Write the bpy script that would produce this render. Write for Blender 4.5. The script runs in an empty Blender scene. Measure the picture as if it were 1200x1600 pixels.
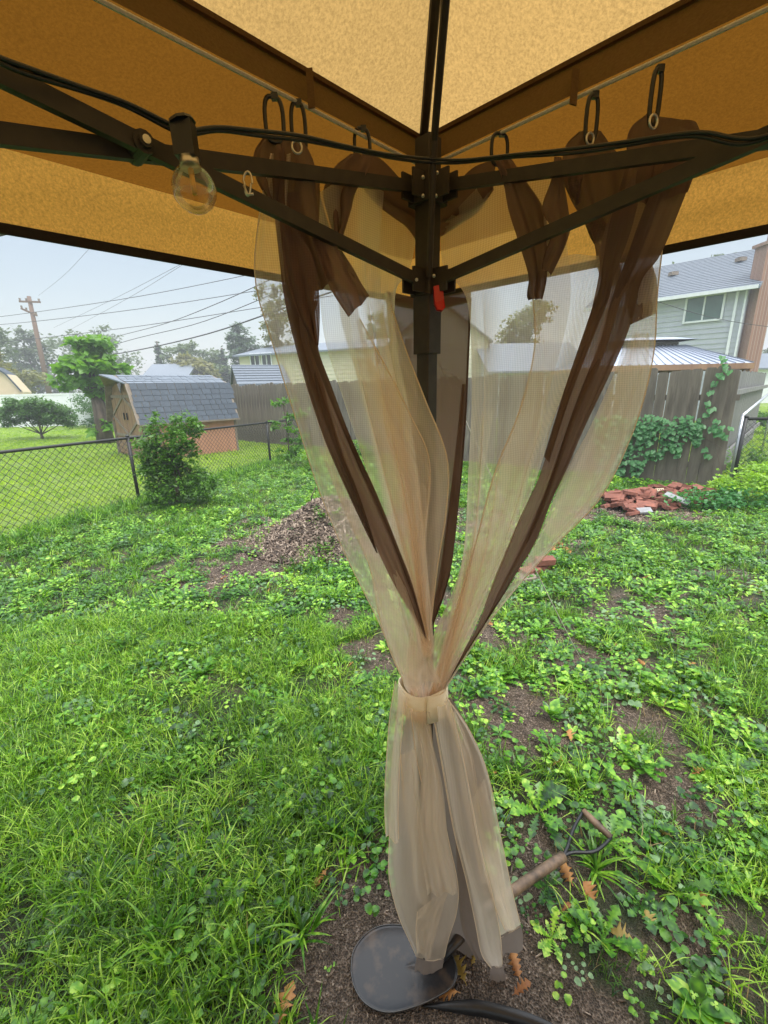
import bpy, math, random
import numpy as np
from mathutils import Vector, Matrix
random.seed(7); rng = np.random.default_rng(11)
R = math.radians
scn = bpy.context.scene
col = scn.collection
# ---------------------------------------------------------------- camera, world, light, exposure
FPX, CAMH, PITCH, ROLL = 677.0, 1.6, math.atan(195 / 677.0), R(1.3)
_F = np.array([0, math.cos(PITCH), -math.sin(PITCH)]); _U = np.array([0, math.sin(PITCH), math.cos(PITCH)]); _Rt = np.array([1.0, 0, 0])
_c, _s = math.cos(ROLL), math.sin(ROLL)
EYE = np.array([0, 0, CAMH])
cam_d = bpy.data.cameras.new('camera'); cam = bpy.data.objects.new('camera', cam_d); col.objects.link(cam)
cr = _c * _Rt - _s * _U; cu = _s * _Rt + _c * _U; cf = _F
cam.matrix_world = Matrix(((cr[0], cu[0], -cf[0], 0), (cr[1], cu[1], -cf[1], 0), (cr[2], cu[2], -cf[2], CAMH), (0, 0, 0, 1)))
cam_d.sensor_fit = 'VERTICAL'; cam_d.sensor_height = 36; cam_d.sensor_width = 27
cam_d.lens = FPX / 1600 * 36; cam_d.clip_start = 0.02; cam_d.clip_end = 1200
scn.camera = cam
scn.view_settings.view_transform = 'Standard'; scn.view_settings.look = 'None'
scn.view_settings.exposure = 1.05; scn.view_settings.gamma = 1.0
scn.cycles.transparent_max_bounces = 40; scn.cycles.max_bounces = 10; scn.cycles.transmission_bounces = 6
scn.cycles.use_denoising = True; scn.cycles.use_adaptive_sampling = False; scn.cycles.diffuse_bounces = 8
SUN_EL, SUN_AZ = R(62), R(150)
w = bpy.data.worlds.new('World'); scn.world = w; w.use_nodes = True
nt = w.node_tree; nt.nodes.clear(); N = nt.nodes.new; L = nt.links.new
wo = N('ShaderNodeOutputWorld'); add = N('ShaderNodeAddShader'); b1 = N('ShaderNodeBackground'); b2 = N('ShaderNodeBackground')
sky = N('ShaderNodeTexSky'); sky.sky_type = 'NISHITA'; sky.sun_disc = False; sky.sun_elevation = SUN_EL; sky.sun_rotation = SUN_AZ
sky.air_density = 1.5; sky.dust_density = 1
L(sky.outputs[0], b1.inputs[0]); b1.inputs[1].default_value = 0.05
tc = N('ShaderNodeTexCoord'); sp = N('ShaderNodeSeparateXYZ'); L(tc.outputs['Generated'], sp.inputs[0])
rp = N('ShaderNodeValToRGB'); L(sp.outputs[2], rp.inputs[0])
rp.color_ramp.elements[0].position = 0.0; rp.color_ramp.elements[0].color = (0.085, 0.085, 0.085, 1)
rp.color_ramp.elements[1].position = 1.0; rp.color_ramp.elements[1].color = (1.5, 1.48, 1.42, 1)
e = rp.color_ramp.elements.new(0.36); e.color = (0.12, 0.13, 0.135, 1); e = rp.color_ramp.elements.new(0.6); e.color = (0.90, 0.95, 1.0, 1)
L(rp.outputs[0], b2.inputs[0]); b2.inputs[1].default_value = 1.05
L(b1.outputs[0], add.inputs[0]); L(b2.outputs[0], add.inputs[1]); L(add.outputs[0], wo.inputs[0])
sd = bpy.data.lights.new('sun', 'SUN'); sd.energy = 1.5; sd.angle = R(24); sd.color = (1, 0.97, 0.92)
so = bpy.data.objects.new('sun', sd); col.objects.link(so)
so.rotation_euler = (R(90) - SUN_EL, 0, R(180) - SUN_AZ)
# ---------------------------------------------------------------- picture point -> place in the world
def ray(px, py):
    x0 = (px - 600) / FPX; y0 = -(py - 800) / FPX
    return _F + (x0 * _c + y0 * _s) * _Rt + (-x0 * _s + y0 * _c) * _U
def G(px, py, z=0.0):
    d = ray(px, py); return EYE + d * (z - CAMH) / d[2]
def AT(px, py, Y):
    d = ray(px, py); return EYE + d * Y / d[1]
def PL(px, py, C, n):
    d = ray(px, py); return EYE + d * np.dot(np.array(C) - EYE, n) / np.dot(d, n)
# ---------------------------------------------------------------- helpers
def tag(o, label=None, cat=None, group=None, kind=None):
    if label: o['label'] = label
    if cat: o['category'] = cat
    if group: o['group'] = group
    if kind: o['kind'] = kind
    return o
def empty(name, loc=(0, 0, 0), label=None, cat=None, group=None, rz=0.0):
    o = bpy.data.objects.new(name, None); col.objects.link(o); o.location = [float(v) for v in loc]; o.rotation_euler = (0, 0, rz)
    o.empty_display_size = 0.1
    return tag(o, label, cat, group)
_placed = {}
def rig(o, parent):
    """child meshes are written in world coordinates; shift them under an unrotated parent"""
    if parent is not None:
        o.parent = parent
        if parent.type == 'EMPTY' or parent.location.length > 0:
            off = Vector((0, 0, 0)); p = parent
            while p is not None: off += p.location; p = p.parent
            o.location = -off if parent.get('_w') is None else Vector((0, 0, 0))
def mesh(name, verts, faces, m, parent=None, smooth=False, world=True, uv=None):
    me = bpy.data.meshes.new(name)
    verts = np.asarray(verts, dtype=np.float32).reshape(-1, 3)
    if isinstance(faces, np.ndarray) and faces.ndim == 2:
        k = faces.shape[1]; nf = len(faces)
        me.vertices.add(len(verts)); me.vertices.foreach_set('co', verts.ravel())
        me.loops.add(nf * k); me.loops.foreach_set('vertex_index', faces.astype(np.int32).ravel())
        me.polygons.add(nf); me.polygons.foreach_set('loop_start', np.arange(0, nf * k, k, dtype=np.int32))
        me.update(calc_edges=True)
    else:
        me.from_pydata([tuple(map(float, v)) for v in verts], [], [tuple(int(i) for i in f) for f in faces]); me.update()
    if smooth: me.polygons.foreach_set('use_smooth', [True] * len(me.polygons))
    if m is not None: me.materials.append(m)
    o = bpy.data.objects.new(name, me); col.objects.link(o)
    if parent is not None:
        o.parent = parent
        if world:
            off = Vector((0, 0, 0)); p = parent
            while p is not None: off += p.location; p = p.parent
            o.location = -off
    return o
class MB:
    def __init__(s): s.v = []; s.f = []
    def add(s, v, f):
        b = len(s.v); s.v += [tuple(map(float, p)) for p in v]; s.f += [tuple(i + b for i in q) for q in f]; return s
    def box(s, c, d, M=None, taper=1.0):
        c = np.array(c, float); h = np.array(d, float) / 2; P = []
        for z in (-1, 1):
            k = taper if z > 0 else 1
            for x, y in ((-1, -1), (1, -1), (1, 1), (-1, 1)): P.append(np.array((x * h[0] * k, y * h[1] * k, z * h[2])))
        if M is not None: P = [np.array(M) @ p for p in P]
        return s.add([p + c for p in P], [(3, 2, 1, 0), (4, 5, 6, 7), (0, 1, 5, 4), (1, 2, 6, 5), (2, 3, 7, 6), (3, 0, 4, 7)])
    def bar(s, a, b, w_, h_, up=(0, 0, 1)):
        a = np.array(a, float); b = np.array(b, float); d = b - a; l = np.linalg.norm(d); d = d / l
        x = np.cross(d, up); x /= np.linalg.norm(x) + 1e-9; z = np.cross(x, d)
        return s.box((a + b) / 2, (w_, l, h_), np.stack([x, d, z], 1))
    def tube(s, pts, r, n=8, caps=True):
        pts = [np.array(p, float) for p in pts]; m = len(pts)
        rr = r if hasattr(r, '__len__') else [r] * m
        V = []; prev = None
        for i, p in enumerate(pts):
            t = pts[min(i + 1, m - 1)] - pts[max(i - 1, 0)]; t = t / (np.linalg.norm(t) + 1e-9)
            if prev is None:
                a = np.array([0, 0, 1.0]) if abs(t[2]) < .9 else np.array([1.0, 0, 0]); x = np.cross(t, a)
            else: x = prev - t * np.dot(prev, t)
            x = x / (np.linalg.norm(x) + 1e-9); prev = x; y = np.cross(t, x)
            for k in range(n):
                q = 2 * math.pi * k / n; V.append(p + rr[i] * (x * math.cos(q) + y * math.sin(q)))
        Fc = [(i * n + k, i * n + (k + 1) % n, (i + 1) * n + (k + 1) % n, (i + 1) * n + k) for i in range(m - 1) for k in range(n)]
        if caps: Fc += [tuple(range(n))[::-1], tuple(range((m - 1) * n, m * n))]
        return s.add(V, Fc)
    def prism(s, poly, nrm, t):
        """flat polygon (3D points) given thickness t along nrm"""
        poly = [np.array(p, float) for p in poly]; nrm = np.array(nrm, float); nrm /= np.linalg.norm(nrm); k = len(poly)
        V = poly + [p + nrm * t for p in poly]
        return s.add(V, [tuple(range(k))[::-1], tuple(range(k, 2 * k))] + [(i, (i + 1) % k, (i + 1) % k + k, i + k) for i in range(k)])
    def ball(s, c, r, n=8, m=5, sc=(1, 1, 1)):
        V = []; Fc = []
        for j in range(m + 1):
            a = math.pi * j / m
            for i in range(n):
                b = 2 * math.pi * i / n
                V.append((c[0] + r * sc[0] * math.sin(a) * math.cos(b), c[1] + r * sc[1] * math.sin(a) * math.sin(b), c[2] + r * sc[2] * math.cos(a)))
        for j in range(m):
            for i in range(n): Fc.append((j * n + i, (j + 1) * n + i, (j + 1) * n + (i + 1) % n, j * n + (i + 1) % n))
        return s.add(V, Fc)
    def build(s, name, m, parent=None, smooth=False, world=True): return mesh(name, s.v, s.f, m, parent, smooth, world)
def crom(P, n):
    P = np.array(P, float); k = len(P)
    if k == 2: t = np.linspace(0, 1, n)[:, None]; return P[0] * (1 - t) + P[1] * t
    Q = np.vstack([2 * P[0] - P[1], P, 2 * P[-1] - P[-2]]); out = []
    for u in np.linspace(0, k - 1, n):
        i = min(int(u), k - 2); t = u - i; a, b, c, d = Q[i], Q[i + 1], Q[i + 2], Q[i + 3]
        out.append(.5 * ((2 * b) + (-a + c) * t + (2 * a - 5 * b + 4 * c - d) * t * t + (-a + 3 * b - 3 * c + d) * t ** 3))
    return np.array(out)
# ---------------------------------------------------------------- materials
class NT:
    def __init__(s, name):
        s.m = bpy.data.materials.new(name); s.m.use_nodes = True; s.t = s.m.node_tree; s.t.nodes.clear()
        s.out = s.n('ShaderNodeOutputMaterial'); s.tc = s.n('ShaderNodeTexCoord')
    def n(s, k, **kw):
        x = s.t.nodes.new(k)
        for a, b in kw.items(): setattr(x, a, b)
        return x
    def l(s, a, b): s.t.links.new(a, b)
    def val(s, v, inp):
        if hasattr(v, 'is_linked') or hasattr(v, 'links'): s.l(v, inp)
        else: inp.default_value = v
    def coord(s, scale=(1, 1, 1), out='Object'):
        mp = s.n('ShaderNodeMapping'); s.l(s.tc.outputs[out], mp.inputs[0]); mp.inputs['Scale'].default_value = scale; return mp.outputs[0]
    def noise(s, scale, detail=4, vec=None, rough=.6, dist=0):
        x = s.n('ShaderNodeTexNoise'); x.inputs['Scale'].default_value = scale; x.inputs['Detail'].default_value = detail
        x.inputs['Roughness'].default_value = rough; x.inputs['Distortion'].default_value = dist
        s.l(vec if vec is not None else s.tc.outputs['Object'], x.inputs['Vector']); return x.outputs[0]
    def vor(s, scale, vec=None, feature='F1', out=0):
        x = s.n('ShaderNodeTexVoronoi'); x.feature = feature; x.inputs['Scale'].default_value = scale
        s.l(vec if vec is not None else s.tc.outputs['Object'], x.inputs['Vector']); return x.outputs[out]
    def ramp(s, fac, stops):
        x = s.n('ShaderNodeValToRGB'); s.l(fac, x.inputs[0]); r = x.color_ramp
        r.elements[0].position, r.elements[0].color = stops[0][0], (*stops[0][1], 1)
        r.elements[1].position, r.elements[1].color = stops[-1][0], (*stops[-1][1], 1)
        for p, c in stops[1:-1]: e_ = r.elements.new(p); e_.color = (*c, 1)
        return x.outputs[0]
    def math(s, op, a, b=0.0, c=None):
        x = s.n('ShaderNodeMath', operation=op); s.val(a, x.inputs[0]); s.val(b, x.inputs[1])
        if c is not None: s.val(c, x.inputs[2])
        return x.outputs[0]
    def mix(s, fac, a, b, mode='MIX'):
        x = s.n('ShaderNodeMix', data_type='RGBA', blend_type=mode); s.val(fac, x.inputs[0])
        s.val(a if not isinstance(a, tuple) else (*a, 1), x.inputs[6]); s.val(b if not isinstance(b, tuple) else (*b, 1), x.inputs[7]); return x.outputs[2]
    def rnd(s): return s.n('ShaderNodeObjectInfo').outputs['Random']
    def bump(s, h, strength=.4, dist=.01):
        x = s.n('ShaderNodeBump'); x.inputs['Strength'].default_value = strength; x.inputs['Distance'].default_value = dist; s.l(h, x.inputs['Height']); return x.outputs[0]
    def bsdf(s, colr, rough=.6, metal=0, normal=None, spec=.5):
        x = s.n('ShaderNodeBsdfPrincipled'); s.val(colr if not isinstance(colr, tuple) else (*colr, 1), x.inputs['Base Color'])
        s.val(rough, x.inputs['Roughness']); x.inputs['Metallic'].default_value = metal; x.inputs['Specular IOR Level'].default_value = spec
        if normal is not None: s.l(normal, x.inputs['Normal'])
        return x.outputs[0]
    def end(s, sh): s.l(sh, s.out.inputs[0]); return s.m
    def mixsh(s, f, a, b):
        x = s.n('ShaderNodeMixShader'); s.val(f, x.inputs[0]); s.l(a, x.inputs[1]); s.l(b, x.inputs[2]); return x.outputs[0]
def mat_plain(name, a, b=None, scale=8, rough=.6, metal=0, bump=.2, bd=.003, stretch=(1, 1, 1), per=0.0, detail=5, lo=.3, hi=.7, spec=.5):
    t = NT(name); b = b or tuple(c * .7 for c in a)
    v = t.coord(stretch); n = t.noise(scale, detail, v); c = t.ramp(n, [(lo, b), (hi, a)])
    if per:
        r = t.rnd(); c = t.mix(t.math('MULTIPLY', r, per), c, tuple(x * .45 for x in a))
    return t.end(t.bsdf(c, rough, metal, t.bump(n, bump, bd), spec))
def mat_leaf(name, stops, rough=.4, trans=.35, vein=0.0, tcol=1.6, spec=.5):
    t = NT(name); r = t.rnd(); n = t.ramp(t.noise(42, 1), [(.32, (0, 0, 0)), (.68, (1, 1, 1))])
    f = t.math('ADD', t.math('MULTIPLY', r, .6), t.math('MULTIPLY', n, .4))
    c = t.ramp(f, stops)
    tr = t.n('ShaderNodeBsdfTranslucent'); t.l(t.mix(1.0, c, (tcol * 1.05, tcol, tcol * .45), 'MULTIPLY'), tr.inputs[0])
    return t.end(t.mixsh(trans, t.bsdf(c, rough, spec=spec), tr.outputs[0]))
def mat_fabric(name, dif, trn, f=.55, sp=.25):
    t = NT(name)
    n = t.ramp(t.noise(270, 3, t.coord((1, 1, 1)), .7), [(.33, (0, 0, 0)), (.67, (1, 1, 1))]); n2 = t.noise(5, 3)
    k = t.math('ADD', 1 - sp * .75, t.math('MULTIPLY', n, sp * 1.5)); k = t.math('MULTIPLY', k, t.math('ADD', .92, t.math('MULTIPLY', n2, .16)))
    g = t.n('ShaderNodeCombineXYZ'); [t.l(k, g.inputs[i]) for i in range(3)]
    d = t.n('ShaderNodeBsdfDiffuse'); t.l(t.mix(1, dif, g.outputs[0], 'MULTIPLY'), d.inputs[0]); t.l(t.bump(n, .35, .001), d.inputs['Normal'])
    tr = t.n('ShaderNodeBsdfTranslucent'); t.l(t.mix(1, trn, g.outputs[0], 'MULTIPLY'), tr.inputs[0])
    return t.end(t.mixsh(f, d.outputs[0], tr.outputs[0]))
def mat_net(name, colr, cover, tr_=.5, rough=.8, weave=.18, scale=260):
    """netting: thread coverage grows where the cloth is seen edge-on, as for any woven net"""
    t = NT(name); sx_ = t.n('ShaderNodeSeparateXYZ'); t.l(t.tc.outputs['Object'], sx_.inputs[0]); t.sx, t.sz = sx_.outputs[0], sx_.outputs[2]; ge = t.n('ShaderNodeNewGeometry'); dp = t.n('ShaderNodeVectorMath', operation='DOT_PRODUCT')
    t.l(ge.outputs['Normal'], dp.inputs[0]); t.l(ge.outputs['Incoming'], dp.inputs[1])
    cs = t.math('MAXIMUM', t.math('ABSOLUTE', dp.outputs['Value']), .22)
    wv = t.math('MULTIPLY', t.math('ADD', 1.0, t.math('SINE', t.math('ADD', t.math('MULTIPLY', t.sx, 2000), t.math('MULTIPLY', t.noise(9, 1), 18)))), .5); wv2 = t.math('MULTIPLY', t.math('ADD', 1.0, t.math('SINE', t.math('ADD', t.math('MULTIPLY', t.sz, 2100), t.math('MULTIPLY', t.noise(9, 1), 18)))), .5)
    cov = t.math('MULTIPLY', cover, t.math('ADD', 1 - weave, t.math('ADD', t.math('MULTIPLY', wv, weave), t.math('MULTIPLY', wv2, weave))))
    cov = t.math('MINIMUM', cov, .99); op = t.math('SUBTRACT', 1.0, t.math('POWER', t.math('SUBTRACT', 1.0, cov), t.math('DIVIDE', 1.0, cs)))
    c = t.mix(t.noise(6, 2), colr, tuple(x * .9 for x in colr))
    d = t.n('ShaderNodeBsdfDiffuse'); t.l(c, d.inputs[0]); tl = t.n('ShaderNodeBsdfTranslucent'); t.l(c, tl.inputs[0])
    tp = t.n('ShaderNodeBsdfTransparent')
    return t.end(t.mixsh(op, tp.outputs[0], t.mixsh(tr_, d.outputs[0], tl.outputs[0])))

M = {}
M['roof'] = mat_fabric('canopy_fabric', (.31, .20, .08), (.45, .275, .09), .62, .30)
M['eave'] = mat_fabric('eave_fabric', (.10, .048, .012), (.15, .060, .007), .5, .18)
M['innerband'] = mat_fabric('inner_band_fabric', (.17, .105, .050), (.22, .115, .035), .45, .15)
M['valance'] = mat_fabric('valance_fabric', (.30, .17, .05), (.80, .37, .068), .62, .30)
M['bind'] = mat_plain('binding_tape', (.030, .018, .014), scale=200, rough=.8)
M['frame'] = mat_plain('powder_coated_steel', (.050, .038, .027), (.034, .026, .019), scale=60, rough=.55, bump=.12, bd=.0005, spec=.3)
M['black'] = mat_plain('black_plastic', (.008, .008, .009), scale=60, rough=.4)
M['red'] = mat_plain('red_plastic', (.55, .012, .012), (.40, .01, .01), rough=.35)
M['rope'] = mat_plain('white_cord', (.55, .50, .42), scale=300, rough=.8)
M['silver'] = mat_plain('nickel', (.62, .58, .50), rough=.3, metal=.9)
M['net'] = mat_net('tan_net', (.98, .83, .66), .37, .64)
M['net2'] = mat_net('tan_net_folded', (.98, .81, .635), .46, .64)
M['net3'] = mat_net('tan_net_skirt', (.98, .84, .68), .36, .62)
M['hem2'] = mat_net('brown_hem_lit', (.31, .20, .15), .94, .5, weave=.08)  # lighter copy of the hem brown, its lit look put into the colour
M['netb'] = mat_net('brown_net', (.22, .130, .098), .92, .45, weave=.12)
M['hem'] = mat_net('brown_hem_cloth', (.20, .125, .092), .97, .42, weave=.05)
M['hemg'] = mat_net('grey_brown_hem_cloth', (.30, .25, .22), .95, .3, weave=.05)
M['edge'] = mat_net('net_edge', (.92, .78, .60), .8)
M['band'] = mat_plain('tan_strap_cloth', (.84, .72, .50), (.76, .63, .42), scale=40, rough=.75, bump=.3, bd=.002)
M['bark'] = mat_plain('bark', (.16, .12, .09), (.06, .045, .035), scale=14, rough=.9, bump=.9, bd=.02, stretch=(1, 1, .25))
M['wood_grey'] = mat_plain('weathered_wood', (.25, .215, .165), (.07, .058, .044), scale=9, rough=.9, bump=.7, bd=.006, stretch=(1, 1, .13), per=.6, detail=9, lo=.36, hi=.64)
M['wood_brown'] = mat_plain('shed_boards', (.36, .22, .12), (.21, .12, .07), scale=8, rough=.8, bump=.4, bd=.003, stretch=(1, 1, .1), per=.3)
M['wood_red'] = mat_plain('shed_side', (.46, .22, .13), (.36, .17, .10), scale=5, rough=.8, stretch=(1, 1, .2))
M['trim'] = mat_plain('grey_trim', (.26, .21, .16), (.15, .12, .09), scale=10, rough=.8)
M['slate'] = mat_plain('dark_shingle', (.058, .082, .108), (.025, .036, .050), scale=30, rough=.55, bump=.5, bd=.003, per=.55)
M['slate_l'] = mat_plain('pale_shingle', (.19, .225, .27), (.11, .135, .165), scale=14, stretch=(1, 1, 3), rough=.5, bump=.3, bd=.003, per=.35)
M['brick'] = mat_plain('broken_brick', (.31, .110, .070), (.14, .055, .040), scale=18, rough=.85, bump=.7, bd=.004, per=.6)
M['slab'] = mat_plain('grey_slab', (.30, .31, .32), (.2, .2, .2), scale=20, rough=.8)
M['fencepaint'] = mat_plain('black_coated_wire', (.022, .022, .02), scale=50, rough=.5)
M['galv'] = mat_plain('galvanised_pipe', (.55, .57, .6), (.4, .42, .44), rough=.35, metal=.7)
M['white'] = mat_plain('white_vinyl', (.74, .76, .78), (.66, .68, .7), rough=.5)
M['cream'] = mat_plain('cream_siding', (.60, .56, .42), (.54, .50, .37), scale=3, rough=.6)
M['beige'] = mat_plain('beige_wall', (.62, .50, .33), (.56, .46, .30), scale=3, rough=.7)
M['bluegrey'] = mat_plain('blue_grey_siding', (.47, .49, .54), (.41, .43, .48), scale=2, rough=.55)
M['glass'] = mat_plain('window_glass', (.10, .17, .15), (.07, .11, .1), scale=1.2, rough=.12, bump=0)
M['dglass'] = mat_plain('dark_glass', (.04, .05, .055), (.02, .03, .03), scale=1, rough=.12, bump=0)
M['pole'] = mat_plain('utility_pole_wood', (.20, .13, .085), (.11, .07, .05), scale=6, rough=.85, stretch=(1, 1, .1), bump=.5)
M['wire'] = mat_plain('power_cable', (.03, .03, .033), rough=.6)
M['soilp'] = mat_leaf('bark_crumb', [(.12, (.03, .020, .014)), (.5, (.18, .13, .095)), (.85, (.50, .40, .31))], .8, .05)
M['handle'] = mat_plain('worn_handle_wood', (.21, .135, .08), (.06, .04, .026), scale=16, rough=.55, stretch=(1, 1, 1), bump=.5, bd=.002, lo=.38, hi=.62)
M['blade'] = mat_plain('muddy_steel', (.012, .012, .014), (.055, .038, .027), scale=13, rough=.33, bump=.5, bd=.003, lo=.40, hi=.52)
M['blade_edge'] = mat_plain('worn_steel_edge', (.12, .12, .12), rough=.4, metal=.5)
def brickwall():
    t = NT('chimney_brick'); b = t.n('ShaderNodeTexBrick'); t.l(t.coord((1, 1, 1)), b.inputs[0]); b.inputs['Scale'].default_value = 4.5
    b.inputs[1].default_value = (.22, .115, .08, 1); b.inputs[2].default_value = (.29, .155, .11, 1); b.inputs[3].default_value = (.45, .4, .36, 1)
    b.inputs['Mortar Size'].default_value = .02
    return t.end(t.bsdf(b.outputs[0], .8))
M['chimney'] = brickwall()
GR = [(0.15, (.018, .055, .005)), (.44, (.085, .205, .007)), (.66, (.19, .39, .013)), (.88, (.46, .64, .10))]
M['grass'] = mat_leaf('grass_blade', GR, .4, .34, spec=.5)
M['grass2'] = mat_leaf('broad_grass_blade', [(0.15, (.03, .10, .006)), (.5, (.09, .25, .012)), (.88, (.30, .52, .05))], .38, .4)
M['weed'] = mat_leaf('broad_weed_leaf', [(0.15, (.015, .055, .012)), (.42, (.06, .19, .016)), (.7, (.16, .37, .022)), (.92, (.42, .62, .08))], .34, .26)
M['weedb'] = mat_leaf('blue_green_weed_leaf', [(0.2, (.04, .12, .04)), (.8, (.22, .36, .16))], .34, .3)
M['dry'] = mat_leaf('dead_grass', [(0.2, (.25, .17, .08)), (.8, (.42, .31, .16))], .7, .3)
M['lawn'] = mat_leaf('neighbour_lawn_blade', [(0.15, (.10, .22, .004)), (.5, (.22, .38, .008)), (.85, (.42, .56, .04))], .5, .42)
M['oak'] = mat_leaf('dead_oak_leaf', [(0.2, (.30, .12, .035)), (.8, (.52, .27, .09))], .55, .3)
M['oaky'] = mat_leaf('yellow_oak_leaf', [(0.2, (.28, .20, .04)), (.8, (.4, .3, .08))], .5, .3)
def LV(n, a, b, c, tr=.35): M[n] = mat_leaf(n, [(0.2, a), (.55, b), (.9, c)], .42, tr)
LV('bush_leaf', (.05, .14, .012), (.14, .31, .022), (.34, .54, .05))
LV('shrub_leaf', (.04, .12, .02), (.08, .19, .03), (.13, .26, .045))
LV('catalpa_leaf', (.08, .21, .02), (.15, .33, .03), (.22, .42, .04), .45)
LV('far_leaf', (.06, .10, .05), (.09, .14, .065), (.12, .17, .08))
LV('pine_leaf', (.055, .10, .065), (.08, .135, .085), (.11, .17, .11))
LV('yellow_leaf', (.12, .14, .04), (.18, .19, .06), (.24, .23, .08))
LV('vine_leaf', (.03, .14, .04), (.06, .22, .06), (.12, .32, .07))
# ---------------------------------------------------------------- ground
S2 = 2 ** -.5
def vnoise(x, y, s, seed=0):
    x = np.asarray(x, float) * s + seed * 17.3; y = np.asarray(y, float) * s + seed * 9.1
    i = np.floor(x).astype(np.int64); j = np.floor(y).astype(np.int64); u = x - i; v = y - j
    u = u * u * (3 - 2 * u); v = v * v * (3 - 2 * v)
    def h(a, b):
        n = (a * 374761393 + b * 668265263 + seed * 974711) & 0xffffffff; n = ((n ^ (n >> 13)) * 1274126177) & 0xffffffff
        return ((n ^ (n >> 16)) & 0xffff) / 65535.0
    return (h(i, j) * (1 - u) + h(i + 1, j) * u) * (1 - v) + (h(i, j + 1) * (1 - u) + h(i + 1, j + 1) * u) * v
BARE = []   # bare earth patches: centre, radii, strength
for px, py, rx, ry, st in [(500, 835, 1.0, .75, 1.1), (400, 880, .6, .35, .95), (330, 915, .32, .28, .7), (690, 1500, .24, .20, 1.3), (560, 1500, .16, .16, 1.1), (850, 1540, .17, .12, 1.0),
                           (800, 1105, .22, .2, 1.1), (560, 985, .35, .4, .7), (900, 1050, .3, .3, .5), (1000, 960, .3, .25, .45), (870, 1000, .25, .2, .5), (1000, 1120, .2, .15, .6), (930, 1100, .15, .1, .5),
                           (850, 1330, .08, .08, .7), (830, 1420, .12, .10, .9), (960, 1480, .10, .08, .6), (620, 1350, .12, .16, .8), (700, 1250, .25, .3, .5), (560, 1170, .12, .15, .7), (1010, 1240, .2, .15, .5), (1000, 800, .9, .35, 1.0), (700, 960, .4, .4, .6),
                           (740, 1600, .28, .16, 1.2), (1060, 1450, .12, .1, .5), (650, 820, 1.2, .7, .8)]:
    c = G(px, py); BARE.append((c[0], c[1], rx, ry, st))
def bare(x, y):
    x = np.asarray(x, float); y = np.asarray(y, float); d = np.zeros_like(x)
    for cx, cy, rx, ry, st in BARE:
        q = ((x - cx) / rx) ** 2 + ((y - cy) / ry) ** 2; d = np.maximum(d, st * np.exp(-q * .9))
    right = np.clip((x + .1) / .6, 0, 1) * np.clip((7 - y) / 2, 0, 1)
    n = vnoise(x, y, 3.4, 3) * .4 + vnoise(x, y, 9, 5) * .4 + vnoise(x, y, 19, 7) * .2
    return np.clip(d * 1.25 * np.clip(.25 + n * 1.5, 0, 1.2) + (n - .5) * 1.6 + right * .22 - .14, 0, 1)
FA = np.array([-8.5, 17.6]); FB = np.array([5.05, 6.28])       # ends of the long plank fence
CLA, CLB = np.array([-5.2, 2.2]), np.array([-1.9, 11.6])         # chain-link fence on the left
def beyond(x, y):
    """1 where the point is across the chain-link or plank fence"""
    x = np.asarray(x, float); y = np.asarray(y, float)
    s1 = (CLB[0] - CLA[0]) * (y - CLA[1]) - (CLB[1] - CLA[1]) * (x - CLA[0])
    s2 = (FB[0] - FA[0]) * (y - FA[1]) - (FB[1] - FA[1]) * (x - FA[0])
    return ((s1 > 0) | (s2 > 0)).astype(float)
def hgt(x, y):
    x = np.asarray(x, float); y = np.asarray(y, float)
    fade = np.clip((14 - y) / 6, 0, 1)
    h = (vnoise(x, y, 1.3, 1) - .5) * .05 + (vnoise(x, y, 5, 2) - .5) * .02 + (vnoise(x, y, 22, 4) - .5) * .008
    c = G(515, 845); q = ((x - c[0]) / .8) ** 2 + ((y - c[1]) / .6) ** 2
    m = .44 * np.exp(-q * 2.1) * (.8 + .4 * vnoise(x, y, 6, 8))
    p = ((x - .09) / .5) ** 2 + ((y - .82) / .4) ** 2
    return h * fade * (1 - np.exp(-p * 2)) + m
def grid_ground():
    xs = np.concatenate([np.linspace(-400, -14, 24)[:-1], np.linspace(-14, -3, 70)[:-1], np.linspace(-3, 3, 230)[:-1], np.linspace(3, 14, 70)[:-1], np.linspace(14, 400, 24)])
    ys = np.concatenate([np.linspace(-60, -4, 10)[:-1], np.linspace(-4, .4, 20)[:-1], np.linspace(.4, 3.4, 170)[:-1], np.linspace(3.4, 8, 130)[:-1], np.linspace(8, 22, 60)[:-1], np.linspace(22, 700, 30)])
    X, Y = np.meshgrid(xs, ys); Z = hgt(X, Y); nx, ny = len(xs), len(ys)
    V = np.stack([X.ravel(), Y.ravel(), Z.ravel()], 1)
    i = np.arange(nx - 1)[None, :] + np.arange(ny - 1)[:, None] * nx; i = i.ravel()
    return V, np.stack([i, i + 1, i + nx + 1, i + nx], 1)
t = NT('soil_and_turf')
at = t.n('ShaderNodeAttribute', attribute_name='bare'); ab = t.n('ShaderNodeAttribute', attribute_name='lawn')
n1 = t.noise(60, 6); n2 = t.noise(7, 4); v1 = t.vor(190)
soil = t.ramp(t.math('ADD', t.math('MULTIPLY', n1, .6), t.math('MULTIPLY', v1, .45)), [(.25, (.018, .012, .008)), (.5, (.075, .051, .033)), (.66, (.18, .130, .092)), (.82, (.38, .32, .26))])
turf = t.ramp(t.noise(40, 5), [(.3, (.010, .014, .005)), (.7, (.035, .05, .010))])  # near-black turf: shade in the gaps between blades is put into the colour
lawnc = t.ramp(t.noise(9, 8, rough=.75), [(.3, (.08, .16, .004)), (.5, (.17, .28, .008)), (.72, (.30, .40, .03))])
c = t.mix(at.outputs['Fac'], turf, soil); c = t.mix(ab.outputs['Fac'], c, lawnc)
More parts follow.
